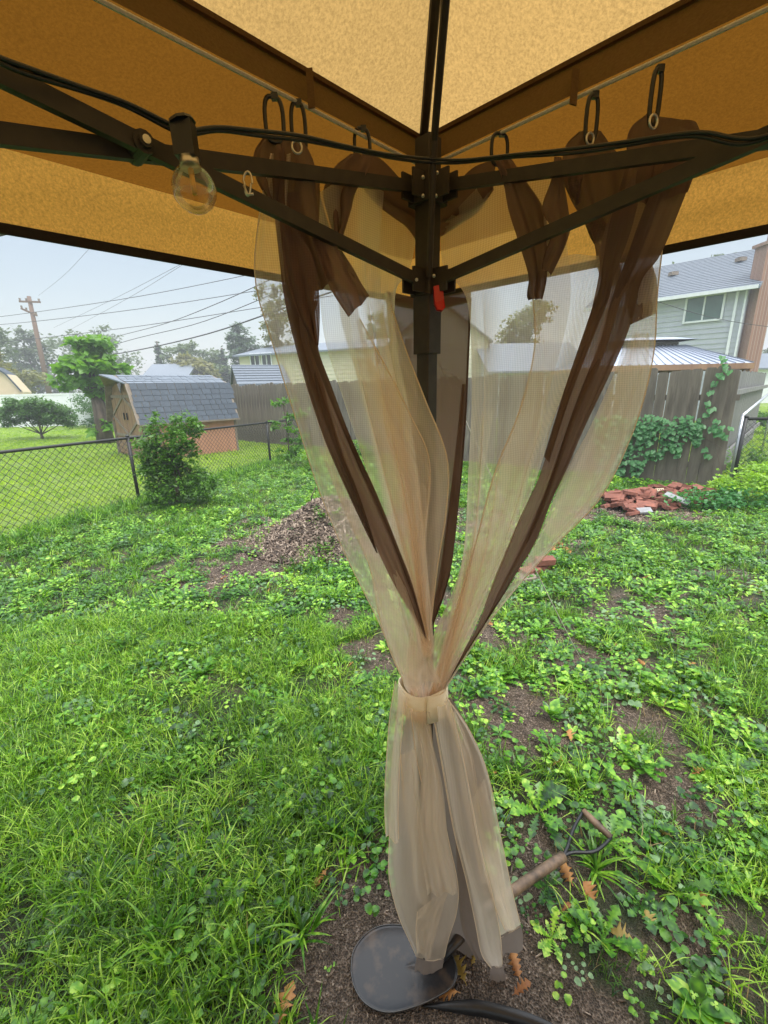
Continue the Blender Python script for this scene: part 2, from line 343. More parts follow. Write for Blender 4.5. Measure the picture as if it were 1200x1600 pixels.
rgh = t.ramp(n2, [(.35, (.35, .35, .35)), (.6, (.8, .8, .8))])
M['ground'] = t.end(t.bsdf(c, rgh, 0, t.bump(t.math('ADD', n1, v1), .9, .012)))
V, Fc = grid_ground()
gr = mesh('ground', V, Fc, M['ground'], smooth=True); tag(gr, kind='structure')
for nme, arr in (('bare', np.clip(bare(V[:, 0], V[:, 1]) * 1.6, 0, 1)), ('lawn', beyond(V[:, 0], V[:, 1]))):
    a = gr.data.attributes.new(nme, 'FLOAT', 'POINT'); a.data.foreach_set('value', arr.astype(np.float32))
# ---------------------------------------------------------------- small plants, scattered
def proto(name, V, Fc, m):
    me = bpy.data.meshes.new(name); V = np.asarray(V, np.float32); me.from_pydata([tuple(map(float, v)) for v in V], [], [tuple(f) for f in Fc]); me.update()
    me.polygons.foreach_set('use_smooth', [True] * len(me.polygons)); me.materials.append(m)
    return bpy.data.objects.new(name, me)
def blade(V, Fc, x, y, az, ln, wd, lean, curl=1.0, seg=3, w0=.6):
    d = np.array([math.cos(az), math.sin(az), 0]); s = np.array([-d[1], d[0], 0]); p = np.array([x, y, -.004]); b = len(V); a = math.pi / 2 - lean
    for k in range(seg + 1):
        t_ = k / seg; ww = wd * (w0 + (1 - w0) * min(1, t_ * 3)) * (1 - t_ ** 2.2) / 2
        if k < seg: V += [p - s * ww, p + s * ww]
        else: V += [p]
        p = p + (d * math.cos(a) + np.array([0, 0, 1]) * math.sin(a)) * ln / seg; a -= curl / seg
    for k in range(seg - 1): Fc.append((b + 2 * k, b + 2 * k + 1, b + 2 * k + 3, b + 2 * k + 2))
    k = seg - 1; Fc.append((b + 2 * k, b + 2 * k + 1, b + 2 * k + 2))
def tuft(n, rad, ln, wd, lean, curl, seg=3):
    V = []; Fc = []
    for i in range(n):
        az = random.uniform(0, 6.283); r = rad * math.sqrt(random.random()); q = random.uniform(0, 6.283)
        blade(V, Fc, r * math.cos(q), r * math.sin(q), az, ln * random.uniform(.5, 1.1), wd * random.uniform(.7, 1.2), random.uniform(.05, lean), random.uniform(.3, curl), seg)
    return V, Fc
def leafpoly(V, Fc, base, az, pitch, outline, size, cup=.15):
    """outline: list of half-widths along the length; builds a two-sided leaf with a folded midrib"""
    d = np.array([math.cos(az) * math.cos(pitch), math.sin(az) * math.cos(pitch), math.sin(pitch)]); s = np.array([-math.sin(az), math.cos(az), 0]); u = np.cross(d, s); b = len(V); n = len(outline)
    if u[2] < 0: u = -u
    for k, (t_, h_) in enumerate(outline):
        droop = -.35 * t_ * t_ * size * .6
        c_ = base + d * t_ * size + np.array([0, 0, droop]); V += [c_ - s * h_ * size + u * cup * h_ * size, c_, c_ + s * h_ * size + u * cup * h_ * size]
    for k in range(n - 1):
        a = b + 3 * k; Fc += [(a, a + 1, a + 4, a + 3), (a + 1, a + 2, a + 5, a + 4)]
OV = [(0, .015), (.15, .02), (.3, .13), (.55, .20), (.8, .13), (1, .01)]
ROUND = [(-.28, .30), (-.05, .56), (.12, .50), (.3, .62), (.45, .52), (.62, .50), (.75, .34), (.92, .24), (1.0, .04)]
DAND = [(0, .012), (.12, .016), (.16, .06), (.20, .02), (.26, .09), (.31, .025), (.37, .12), (.42, .035), (.50, .15), (.56, .05), (.64, .17), (.70, .07), (.79, .15), (.9, .09), (1, .005)]
def charlie(n, rad, sz, hmax):
    V = []; Fc = []
    for i in range(n):
        q = random.uniform(0, 6.283); r = rad * math.sqrt(random.random()); z = random.uniform(.01, hmax)
        p = np.array([r * math.cos(q), r * math.sin(q), z]); az = random.uniform(0, 6.283)
        leafpoly(V, Fc, p, az, random.uniform(-.35, .35), ROUND, sz * random.uniform(.6, 1.2), .2)
        if i % 2 == 0: blade(V, Fc, p[0] - .01, p[1], az, z * 1.05, .0025, .15, .2, 2)
    return V, Fc
def rosette(n, ln, out, wob=.5, pmin=.15, pmax=.9):
    V = []; Fc = []
    for i in range(n):
        az = i * 2.4 + random.uniform(-.3, .3); leafpoly(V, Fc, np.array([0, 0, .005]), az, random.uniform(pmin, pmax), [(a, b * random.uniform(.8, 1.15)) for a, b in out], ln * random.uniform(.6, 1.15), .25)
    return V, Fc
def clover(n, rad, sz, h):
    V = []; Fc = []
    for i in range(n):
        q = random.uniform(0, 6.283); r = rad * math.sqrt(random.random()); z = random.uniform(h * .4, h); a0 = random.uniform(0, 2)
        for k in range(3): leafpoly(V, Fc, np.array([r * math.cos(q), r * math.sin(q), z]), a0 + k * 2.094, .15, [(0, .05), (.5, .42), (.95, .3), (1.0, .05)], sz, .1)
    return V, Fc
def chip():
    V = []; Fc = []; m_ = MB(); m_.box((0, 0, .003), (random.uniform(.008, .034), random.uniform(.003, .009), .004), taper=.8); return m_.v, m_.f
def pebble():
    m_ = MB(); m_.ball((0, 0, .002), .006, 5, 3, (1, random.uniform(.6, .9), .6)); return m_.v, m_.f
def coll(name, gens, m):
    c_ = bpy.data.collections.new(name)
    for i, (V_, F_) in enumerate(gens): c_.objects.link(proto(name + '_clump', V_, F_, m))
    return c_
def scatter(name, label, cat, c_, P, scale, tilt=.15, kind='stuff', zoff=0.0, align=None):
    n = len(P); me = bpy.data.meshes.new(name); me.vertices.add(n)
    P = np.asarray(P, np.float32); me.vertices.foreach_set('co', P.ravel())
    rot = np.stack([rng.normal(0, tilt, n), rng.normal(0, tilt, n), rng.uniform(0, 6.283, n)], 1).astype(np.float32)
    a = me.attributes.new('rot', 'FLOAT_VECTOR', 'POINT'); a.data.foreach_set('vector', rot.ravel())
    a = me.attributes.new('siz', 'FLOAT', 'POINT'); a.data.foreach_set('value', np.asarray(scale, np.float32) * np.ones(n, np.float32))
    o = bpy.data.objects.new(name, me); col.objects.link(o); tag(o, label, cat, kind=kind)
    ng = bpy.data.node_groups.new(name + '_scatter', 'GeometryNodeTree')
    ng.interface.new_socket('Geometry', in_out='INPUT', socket_type='NodeSocketGeometry'); ng.interface.new_socket('Geometry', in_out='OUTPUT', socket_type='NodeSocketGeometry')
    gi = ng.nodes.new('NodeGroupInput'); go = ng.nodes.new('NodeGroupOutput'); ip = ng.nodes.new('GeometryNodeInstanceOnPoints'); ci = ng.nodes.new('GeometryNodeCollectionInfo')
    ci.inputs[0].default_value = c_; ci.inputs[1].default_value = True; ci.inputs[2].default_value = True
    ar = ng.nodes.new('GeometryNodeInputNamedAttribute'); ar.data_type = 'FLOAT_VECTOR'; ar.inputs[0].default_value = 'rot'
    asz = ng.nodes.new('GeometryNodeInputNamedAttribute'); asz.data_type = 'FLOAT'; asz.inputs[0].default_value = 'siz'
    e2r = ng.nodes.new('FunctionNodeEulerToRotation')
    l = ng.links.new; l(gi.outputs[0], ip.inputs['Points']); l(ci.outputs[0], ip.inputs['Instance']); ip.inputs['Pick Instance'].default_value = True
    l(ar.outputs[0], e2r.inputs[0]); l(e2r.outputs[0], ip.inputs['Rotation']); l(asz.outputs[0], ip.inputs['Scale']); l(ip.outputs[0], go.inputs[0])
    md = o.modifiers.new('scatter', 'NODES'); md.node_group = ng
    return o
def pts(n, y0, y1, dens, xk=1.0, xm=1.3, side=0):
    n = int(n * (xk * y1 * .67 + xm) / (xk * y1 * .67 + .6))
    """random ground points between two distances, thinned by dens(x, y)"""
    y = np.sqrt(rng.uniform(y0 * y0, y1 * y1, n)); x = rng.uniform(-1, 1, n) * (xk * y + xm)
    b = beyond(x, y); keep = (b < .5) if side == 0 else (b > .5)
    keep &= rng.uniform(0, 1, n) < dens(x, y); x = x[keep]; y = y[keep]
    return np.stack([x, y, hgt(x, y)], 1)
clear = lambda x, y: np.clip((np.hypot((x - .03), (y - .84) * 1.2) - .2) * 12, 0, 1)
leftness = lambda x, y: np.clip(.55 - x * 1.1, .12, 1)
gd = lambda x, y: np.clip(1 - bare(x, y) * 2.0, 0, 1) ** 1.3 * clear(x, y) * (.35 + .65 * leftness(x, y)) * np.clip(vnoise(x, y, 2.2, 12) * 1.7 - .05, .25, 1)
wd_ = lambda x, y: np.clip(1.2 - bare(x, y) * 1.15, 0, 1) * clear(x, y) * np.clip(vnoise(x, y, 3.5, 21) * 2.2 - .45, .10, 1) * (.4 + .6 * (1 - leftness(x, y) * .7))
cg = coll('fine_grass', [tuft(16, .05, .13, .0048, 1.2, 1.8, 4) for _ in range(7)], M['grass'])
cg2 = coll('fine_grass_far', [tuft(9, .06, .10, .0075, 1.1, 1.4, 3) for _ in range(5)], M['grass'])
scatter('lawn_grass', 'fine long green grass covering the near lawn', 'grass', cg, P := pts(20000, .45, 2.8, gd), rng.uniform(.5, 1.15, len(P)))
scatter('lawn_grass', 'bright short grass across the middle and back of the lawn', 'grass', cg2, P := pts(42000, 2.3, 12.5, lambda x, y: np.clip(1 - bare(x, y) * 1.9, 0, 1)), rng.uniform(.55, 1.15, len(P)))
cb = coll('broad_grass', [tuft(9, .03, .14, .0095, .8, 1.5, 5) for _ in range(6)], M['grass2'])
scatter('broad_grass', 'clumps of wide bladed crabgrass among the fine grass', 'grass', cb, P := pts(9000, .5, 7, lambda x, y: gd(x, y) * np.clip(vnoise(x, y, 2.8, 31) * 2.5 - .7, 0.10, 1)), rng.uniform(.5, 1.1, len(P)))
cc = coll('round_leaf_weed', [charlie(15, .065, .0185, .055) for _ in range(6)], M['weed'])
scatter('ground_ivy', 'round leaved creeping weeds spread over the bare soil', 'weeds', cc, P := pts(21000, .5, 9, wd_), rng.uniform(.5, 1.35, len(P)))
cc2 = coll('blue_leaf_weed', [charlie(9, .06, .022, .05) for _ in range(4)], M['weedb'])
scatter('ground_ivy', 'grey green creeping weeds mixed into the lawn', 'weeds', cc2, P := pts(5000, .5, 8, lambda x, y: wd_(x, y) * .8 + .1 * gd(x, y)), rng.uniform(.5, 1.2, len(P)))
cd = coll('toothed_weed', [rosette(11, .13, DAND) for _ in range(5)] + [rosette(7, .10, OV, .5, .1, .7) for _ in range(3)], M['weed'])
scatter('leafy_weeds', 'small leafy rosettes of dandelion and plantain in the lawn', 'weeds', cd, P := pts(15000, .6, 9, lambda x, y: wd_(x, y) * .9 + .16 * gd(x, y)), rng.uniform(.4, 1.0, len(P)))
ccl = coll('clover', [clover(14, .06, .011, .05) for _ in range(4)], M['weed'])
scatter('clover', 'low clover patches in the grass on the left', 'clover', ccl, P := pts(6000, .5, 5, lambda x, y: gd(x, y) * np.clip(vnoise(x, y, 2, 44) * 3 - 1.2, 0, 1)), rng.uniform(.6, 1.1, len(P)))
cdry = coll('dry_grass', [tuft(8, .05, .09, .003, 1.4, 1.2) for _ in range(4)], M['dry'])
scatter('dry_grass', 'thin dead straw lying in the lawn', 'dry grass', cdry, P := pts(5000, .5, 7, lambda x, y: .5 * np.clip(1.2 - bare(x, y), 0, 1)), rng.uniform(.5, 1.1, len(P)), .3)
cch = coll('mulch_chip', [chip() for _ in range(6)], M['soilp'])
P = pts(150000, .6, 6.5, lambda x, y: np.clip(bare(x, y) * 1.3 - .25, 0, 1) * np.clip(y / 4, .6, 1)); P[:, 2] += .002
scatter('mulch', 'brown bark chips littering the bare earth and the mound', 'mulch', cch, P, (rng.uniform(.25, .8, len(P)) + 0.5 * np.clip((P[:, 1] - 1.8) / 2, 0, 3)), .45)
cpb = coll('soil_crumb', [pebble() for _ in range(5)], M['soilp'])
P = pts(26000, .5, 2.6, lambda x, y: np.clip(bare(x, y) * 1.6 - .2, 0, 1))
scatter('soil_crumbs', 'coarse wet soil crumbs around the gazebo post', 'soil', cpb, P, rng.uniform(.2, .75, len(P)))
cl = coll('lawn_blade', [tuft(14, .09, .07, .010, .9, 1.0, 2) for _ in range(4)], M['lawn'])
P = pts(46000, 3.5, 26, lambda x, y: np.clip(1.4 - y / 26, .2, 1), side=1, xk=.95)
scatter('neighbour_grass', 'yellow green mown grass beyond the fences', 'grass', cl, P, rng.uniform(.6, 1.3, len(P)))
cm = G(515, 845)
a_ = rng.uniform(0, 6.283, 16000); r_ = rng.uniform(0, 1, 16000) ** .6 * .95; x_ = cm[0] + r_ * np.cos(a_); y_ = cm[1] + r_ * .75 * np.sin(a_)
scatter('leaf_litter', 'heap of brown stalks and shredded leaves raised behind the curtain', 'mulch', cch, np.stack([x_, y_, hgt(x_, y_) + .01], 1), rng.uniform(.8, 2.8, 16000), .7)
csm = coll('seedling', [charlie(5, .03, .014, .03) for _ in range(4)] + [tuft(6, .015, .05, .004, 1.0, 1.2) for _ in range(2)], M['weed'])
scatter('seedlings', 'tiny bright seedlings dotted over the bare earth', 'weeds', csm, P := pts(14000, .6, 8, lambda x, y: .75 * clear(x, y) * np.clip(vnoise(x, y, 5, 61) * 2 - .5, .05, 1)), rng.uniform(.5, 1.2, len(P)))
# taller growth along the foot of the chain-link fence
k = rng.uniform(0, 1, 1500); ax = CLA[0] + (CLB[0] - CLA[0]) * k + rng.normal(.12, .16, 1500); ay = CLA[1] + (CLB[1] - CLA[1]) * k
scatter('fence_foot_grass', 'taller rough grass growing along the chain-link fence', 'grass', cb, np.stack([ax, ay, hgt(ax, ay)], 1), rng.uniform(.8, 1.7, 1500))
k = rng.uniform(.45, 1, 900); ax = FA[0] + (FB[0] - FA[0]) * k + rng.normal(-.15, .12, 900); ay = FA[1] + (FB[1] - FA[1]) * k - .2
scatter('fence_foot_weeds', 'leafy weeds along the foot of the plank fence', 'weeds', cc, np.stack([ax, ay, hgt(ax, ay)], 1), rng.uniform(.9, 2.0, 900))
# ---------------------------------------------------------------- gazebo
C0 = np.array([.083, .82, 0.0]); DL = np.array([-S2, -S2, 0]); DR = np.array([S2, -S2, 0]); OUT = np.array([0, 1.0, 0])
NL = np.array([-S2, S2, 0]); NR = np.array([S2, S2, 0]); SIDE = 3.0
def corner(i, k=0.0):
    """gazebo corners: 0 the near post, 1 left, 2 behind the camera, 3 right; k = distance outwards along the diagonal"""
    ctr = C0 + (DL + DR) * SIDE / 2; d = [C0, C0 + DL * SIDE, C0 + (DL + DR) * SIDE, C0 + DR * SIDE][i] - ctr
    return ctr + d * (1 + k / np.linalg.norm(d))
gz = empty('gazebo', C0, 'tan fabric gazebo on dark steel legs seen from inside at one corner', 'gazebo')
Z_SEAM, K_SEAM, Z_EAVE, K_EAVE, Z_VAL = 2.012, .085, 1.93, .50, 1.822
def up(p, z): return np.array([p[0], p[1], z])
apex = up(C0 + (DL + DR) * SIDE / 2, 3.05)
def sheetgrid(name, A, B, Cc, D, nu, nv, m, sag=0.0, parent=None, ripple=0.0):
    """bilinear sheet A-B (top) to D-C (bottom) with a little slack"""
    u, v = np.meshgrid(np.linspace(0, 1, nu), np.linspace(0, 1, nv)); u = u[..., None]; v = v[..., None]
    P = (A * (1 - u) + B * u) * (1 - v) + (D * (1 - u) + Cc * u) * v
    nrm = np.cross(B - A, D - A); nrm = nrm / (np.linalg.norm(nrm) + 1e-9)
    P = P + nrm * ((sag * np.sin(np.pi * u) * np.sin(np.pi * v)) + ripple * (vnoise(u[..., 0] * 9, v[..., 0] * 4, 1, 5)[..., None] - .5) * np.minimum(1, 8 * np.minimum(u, 1 - u)) * np.minimum(1, 6 * np.minimum(v, 1 - v) + .0))
    i = (np.arange(nu - 1)[None, :] + np.arange(nv - 1)[:, None] * nu).ravel()
    return mesh(name, P.reshape(-1, 3), np.stack([i, i + 1, i + nu + 1, i + nu], 1), m, parent, True)
for a, b in ((0, 1), (1, 2), (2, 3), (3, 0)):
    s0, s1 = up(corner(a, K_SEAM), Z_SEAM), up(corner(b, K_SEAM), Z_SEAM)
    n = 16; mb_v = []; mb_f = []
    sheetgrid('roof_panel', apex, apex + (s1 - s0) * .001, s1, s0, 14, 14, M['roof'], .02, gz, .01)
    e0, e1 = up(corner(a, K_EAVE), Z_EAVE), up(corner(b, K_EAVE), Z_EAVE)
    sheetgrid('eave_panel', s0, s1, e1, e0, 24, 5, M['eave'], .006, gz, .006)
    sheetgrid('valance', e0, e1, up(e1, Z_VAL + .012), up(e0, Z_VAL + .012), 40, 6, M['valance'], .0, gz, .008)
    bd = MB(); bd.bar(up(e0, Z_VAL + .006), up(e1, Z_VAL + .006), .005, .014); bd.build('valance_binding', M['bind'], gz)
    r0, r1 = up(corner(a, .045), 1.955), up(corner(b, .045), 1.955)
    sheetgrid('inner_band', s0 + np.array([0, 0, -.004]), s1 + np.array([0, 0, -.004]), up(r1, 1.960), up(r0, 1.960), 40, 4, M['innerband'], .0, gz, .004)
    sm = MB(); sm.bar(s0, s1, .010, .006); sm.build('seam_tape', M['innerband'], gz)
    MB().tube([r0, r1], .0024, 6).build('curtain_rope', M['rope'], gz)
for i in range(4):
    MB().tube([up(corner(i, K_SEAM), Z_SEAM - .004), apex - np.array([0, 0, .02])], .0075, 8).build('hip_rafter', M['frame'], gz)
def tab(px, py0, py1, nn):
    a = PL(px, py1, C0, nn); b = PL(px + (-4 if nn is NL else 4), py0, C0 + OUT * .06, nn); d = DL if nn is NL else DR
    MB().bar(a - OUT * .004, b - OUT * .006, .009, .0015, up=OUT).build('rope_tab', M['innerband'], gz)
tab(488, 112, 172, NL); tab(893, 112, 167, NR)
# post: lower leg, upper telescoping leg, square tube with corner grooves
def sq(z0, z1, c, w_, m_, chamfer=.12):
    h = w_ / 2; q = h * (1 - chamfer); P = []
    for x, y in ((-q, -h), (q, -h), (h, -q), (h, q), (q, h), (-q, h), (-h, q), (-h, -q)): P.append(np.array([x * S2 - y * S2, x * S2 + y * S2, 0]) + c)
    return m_.prism([up(p, z0) for p in P], (0, 0, 1), z1 - z0)
for i in range(4):
    c = corner(i); pm = MB(); sq(.012, 1.73, c, .027, pm); pm.build('leg', M['frame'], gz)
    pm = MB(); sq(1.66, 1.975, c, .031, pm); pm.build('upper_leg', M['frame'], gz)
    pm = MB(); sq(0, .012, c, .075, pm); pm.build('foot_plate', M['frame'], gz)
    ins = corner(i, -.03) - c
    for z_, w_ in ((1.903, .062), (1.768, .058)):
        bk = MB(); sq(z_ - .020, z_ + .020, c, w_ - .014, bk)
        ctr = corner((i + 2) % 4) - c; ctr /= np.linalg.norm(ctr); sx = np.array([-ctr[1], ctr[0], 0])
        for s_ in (-1, 1):
            d1 = (ctr + s_ * sx) * S2 * 1.0
            for o_ in (-1, 1):
                pr = np.array([-d1[1], d1[0], 0]) * .011 * o_
                bk.bar(c + up(d1 * .022 + pr, z_), c + up(d1 * .050 + pr, z_), .004, .036)
        bk.build('bracket' if z_ > 1.8 else 'slider_bracket', M['frame'], gz)
    MB().tube([up(c + ctr * .030, 1.772), up(c + ctr * .085, 1.935), up(c + ctr * .44, 2.225)], .0052, 8).build('strut', M['frame'], gz)
rv = MB()
for px, py in ((661, 277), (683, 270), (661, 306), (681, 306), (651, 437), (678, 431)):
    p = AT(px, py, .765); rv.ball(p, .0028, 8, 5)
rv.build('bracket_rivet', M['silver'], gz, True)['kind'] = 'stuff'
# red release lever
rl = MB(); P0 = [AT(676, 450, .80), AT(690, 447, .80), AT(692, 470, .797), AT(694, 482, .79), AT(690, 487, .785), AT(682, 486, .79), AT(678, 476, .797)]
rl.prism(P0, (0, -1, 0), .014); rl.build('release_lever', M['red'], gz)
sl = MB(); sq(1.655, 1.752, C0, .036, sl); sl.build('slider_sleeve', M['frame'], gz)
# scissor bars: one from the top bracket falling away, one from the slider rising, crossing at a bolt
def scissor(c, d, off, n0):
    a0 = c + d * .035; P1 = up(a0, 1.905); e1 = up(c + d * .80, 1.905 - (.80 - .035) * .185)
    P2 = up(a0, 1.768); e2 = up(c + d * .80, 1.768 + (.80 - .035) * .150 + .0)
    o1 = n0 * .009; o2 = -n0 * .009
    MB().bar(P1 + o1, e1 + o1, .0088, .0160).build('scissor_bar', M['frame'], gz)
    MB().bar(P2 + o2, e2 + o2, .0088, .0160).build('scissor_bar', M['frame'], gz)
    f = (1.905 - 1.768) / (.185 + .150); x = up(c + d * (.035 + f), 1.905 - f * .185)
    bo = MB(); bo.tube([x - n0 * .021, x + n0 * .021], .006, 12); bo.tube([x - n0 * .0165, x + n0 * .0165], .010, 14); bo.build('pivot_bushing', M['frame'], gz)
    MB().tube([x - n0 * .0225, x + n0 * .0225], .0038, 12).build('pivot_bolt', M['silver'], gz)
    # next pair of the scissor, meeting at the middle of the side
    m1 = up(c + d * (SIDE / 2), 1.905); m2 = up(c + d * (SIDE / 2), 1.770)
    MB().bar(e1 - o1, m2 - o1, .0088, .0160).build('scissor_bar', M['frame'], gz); MB().bar(e2 + o1 * .0, m1, .0088, .0160).build('scissor_bar', M['frame'], gz)
for i, (d1, d2) in enumerate((((DL), (DR)), ((DR), (-DL)), ((-DL), (-DR)), ((-DR), (DL)))):
    c = corner(i)
    for d in (d1, d2):
        n0 = np.array([d[1], -d[0], 0]); ctr = corner((i + 2) % 4) - c
        if np.dot(n0, ctr) > 0: n0 = -n0
        scissor(c, d, 0, n0)
# ---------------------------------------------------------------- netting curtain: each layer is a draped sheet
cur = empty('net_curtain', up(C0, 0), 'tan netting curtain with brown hems gathered and tied round the gazebo post', 'curtain')
def drape(name, rails, m, nu=36, nv=60, pleat=0.0, nple=5, ph=0.0, parent=cur, lat=.0, taper=(0, 1), smooth=True, amp2=.0025):
    """rails: top-to-bottom lines through which the cloth hangs; pleats swing it to and fro across its surface"""
    def dep(x, y, Y):
        k = min(1, max(0, (720 - y) / 240)); k = k * k * (3 - 2 * k)
        return AT(x, y, Y * (1 + .095 * k))
    rails = [(list(r) + [(r[-1][0] * .5 + 331, 1094, .79)]) if 1050 < r[-1][1] < 1070 and r[0][1] < 1000 else r for r in rails]
    cols = [crom([dep(*p) for p in r], nv) for r in rails]; cols = np.array(cols)
    P = np.array([crom(cols[:, j], nu) for j in range(nv)])
    u = np.linspace(0, 1, nu)[None, :]; v = np.linspace(0, 1, nv)[:, None]
    wdt = np.linalg.norm(P[:, -1] - P[:, 0], axis=1)[:, None]
    env = pleat * (taper[0] + (taper[1] - taper[0]) * v)
    ph_ = 2 * math.pi * nple * u + ph + 1.3 * np.sin(3 * v + ph)
    dy = env * np.sin(ph_) * np.minimum(1, np.minimum(u, 1 - u) * 8) + amp2 * (vnoise(u * 7 + ph + v * 0, v * 6 + u * 0, 1, 3) - .5) * 2
    P[..., 1] += dy; tx = (P[:, -1] - P[:, 0]); tx = tx / (np.linalg.norm(tx, axis=1)[:, None] + 1e-9)
    P += (tx[:, None, :] * (lat * env * np.cos(ph_ * 1.0))[..., None])
    i = (np.arange(nu - 1)[None, :] + np.arange(nv - 1)[:, None] * nu).ravel()
    o = mesh(name, P.reshape(-1, 3), np.stack([i, i + 1, i + nu + 1, i + nu], 1), m, parent, smooth)
    return o, P
def edge(P, side, parent, r=.0009, m='edge'):
    L_ = P[:, side] if side in (0, -1) else P
    return MB().tube([p for p in L_[::2]], r, 5).build('rolled_edge', M[m], parent)
# left outer net, one layer, swinging out towards the light
o, P = drape('net_panel', [[(424, 240, .60), (405, 338, .60), (399, 440, .61), (427, 540, .64), (461, 650, .67), (500, 770, .70), (541, 870, .73), (590, 970, .765), (630, 1066, .775)],
                           [(440, 240, .60), (428, 338, .60), (430, 440, .61), (455, 545, .64), (492, 655, .67), (530, 775, .70), (572, 875, .73), (615, 975, .765), (645, 1066, .775)],
                           [(455, 240, .60), (448, 338, .60), (458, 440, .61), (485, 550, .64), (522, 660, .67), (560, 780, .70), (602, 880, .73), (640, 980, .765), (660, 1066, .775)]], M['net'], 26, 70, .006, 2, .4, lat=.5)
edge(P, 0, o)
# second tan layer, lower left, denser
o, P = drape('net_panel', [[(500, 700, .70), (540, 800, .715), (578, 885, .735), (592, 960, .755), (608, 1015, .765), (630, 1066, .77)],
                           [(520, 690, .70), (568, 800, .71), (605, 885, .73), (628, 960, .75), (640, 1015, .76), (650, 1066, .77)],
                           [(545, 690, .70), (590, 805, .71), (628, 900, .73), (655, 980, .75), (664, 1020, .76), (668, 1066, .77)]], M['net2'], 28, 50, .008, 2, 1.0, lat=.4)
edge(P, 0, o)
# light pleated net between the brown hem and the post (two layers, front and back)
o, P = drape('net_panel', [[(500, 300, .64), (497, 400, .65), (505, 520, .67), (535, 620, .69), (575, 740, .72), (612, 850, .745), (645, 950, .765), (664, 1020, .77)],
                           [(550, 275, .68), (553, 400, .69), (568, 520, .70), (588, 630, .715), (612, 740, .735), (636, 850, .75), (655, 950, .77), (668, 1020, .775)],
                           [(600, 300, .73), (592, 400, .735), (604, 520, .74), (628, 630, .745), (650, 740, .755), (660, 850, .765), (667, 950, .775), (672, 1020, .778)]], M['net'], 90, 80, .015, 3, .2, lat=.8)
o, P = drape('net_panel', [[(560, 262, .72), (566, 400, .725), (590, 540, .735), (610, 650, .745), (630, 780, .76), (650, 900, .77), (668, 1020, .78)],
                           [(600, 300, .76), (606, 400, .765), (620, 540, .77), (640, 650, .775), (655, 780, .78), (664, 900, .785), (672, 1020, .79)],
                           [(654, 345, .805), (640, 420, .805), (604, 480, .80), (625, 600, .80), (650, 720, .80), (664, 850, .80), (676, 1000, .795)]], M['net'], 60, 60, .008, 2, 1.7, lat=.4)
# tan dense pleat running down the middle of the left part
for pp, ph in (([(540, 420), (548, 500), (575, 590), (607, 700), (632, 810), (652, 920), (668, 1025)], .3), ([(565, 560), (590, 640), (612, 740), (630, 830), (650, 920), (664, 1000)], 1.1)):
    Wd = [13, 15, 17, 22, 20, 14, 6][-len(pp):]
    drape('net_fold', [[(x - w_, y, .725 + .05 * i / len(pp)) for i, ((x, y), w_) in enumerate(zip(pp, Wd))], [(x + w_, y, .735 + .05 * i / len(pp)) for i, ((x, y), w_) in enumerate(zip(pp, Wd))]], M['net2'], 14, 50, .004, 1, ph)
# the big folded panel in front of the post
o, P = drape('net_fold', [[(600, 458, .76), (586, 560, .755), (600, 660, .75), (622, 760, .75), (640, 860, .755), (656, 940, .765), (668, 1000, .77)],
                          [(602, 457, .765), (606, 560, .755), (640, 660, .74), (664, 760, .735), (664, 860, .745), (664, 940, .76), (670, 1000, .77)],
                          [(604, 456, .77), (633, 545, .76), (664, 625, .745), (698, 715, .735), (697, 800, .74), (684, 880, .75), (672, 985, .77)]], M['net2'], 40, 70, .007, 1, .2, lat=.3)
edge(P, -1, o, .0013); 
o, P = drape('net_fold', [[(556, 500, .72), (585, 620, .72), (610, 700, .725), (640, 780, .735), (655, 870, .75), (668, 1000, .77)],
                          [(562, 498, .72), (612, 590, .72), (642, 650, .722), (668, 706, .727), (672, 760, .735), (662, 830, .745)]], M['net'], 30, 60, .004, 2, .8)
edge(P, -1, o, .0010)
# wide brown hem hanging behind the post
o, P = drape('side_hem', [[(604, 470, .87), (611, 560, .87), (624, 680, .87), (638, 800, .85), (654, 900, .83), (667, 990, .80)],
                          [(668, 462, .88), (670, 560, .88), (672, 680, .88), (672, 800, .86), (671, 900, .83), (669, 990, .80)],
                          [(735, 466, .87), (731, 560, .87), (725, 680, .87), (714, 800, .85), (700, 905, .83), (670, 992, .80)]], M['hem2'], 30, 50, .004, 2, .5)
MB().tube([p for p in P[::3, -1]], .0022, 5).build('stitched_edge', M['hem'], o)
drape('header_strip', [[(603, 455, .87), (603, 474, .87)], [(668, 466, .885), (668, 486, .885)], [(736, 453, .87), (735, 472, .87)]], M['hem'], 20, 4, .001, 1)
drape('side_hem', [[(722, 600, .86), (712, 700, .855), (700, 800, .84), (686, 900, .82), (668, 985, .79)], [(729, 600, .855), (722, 700, .85), (714, 800, .835), (703, 890, .815), (670, 990, .79)]], M['hem'], 8, 40, .001, 1)
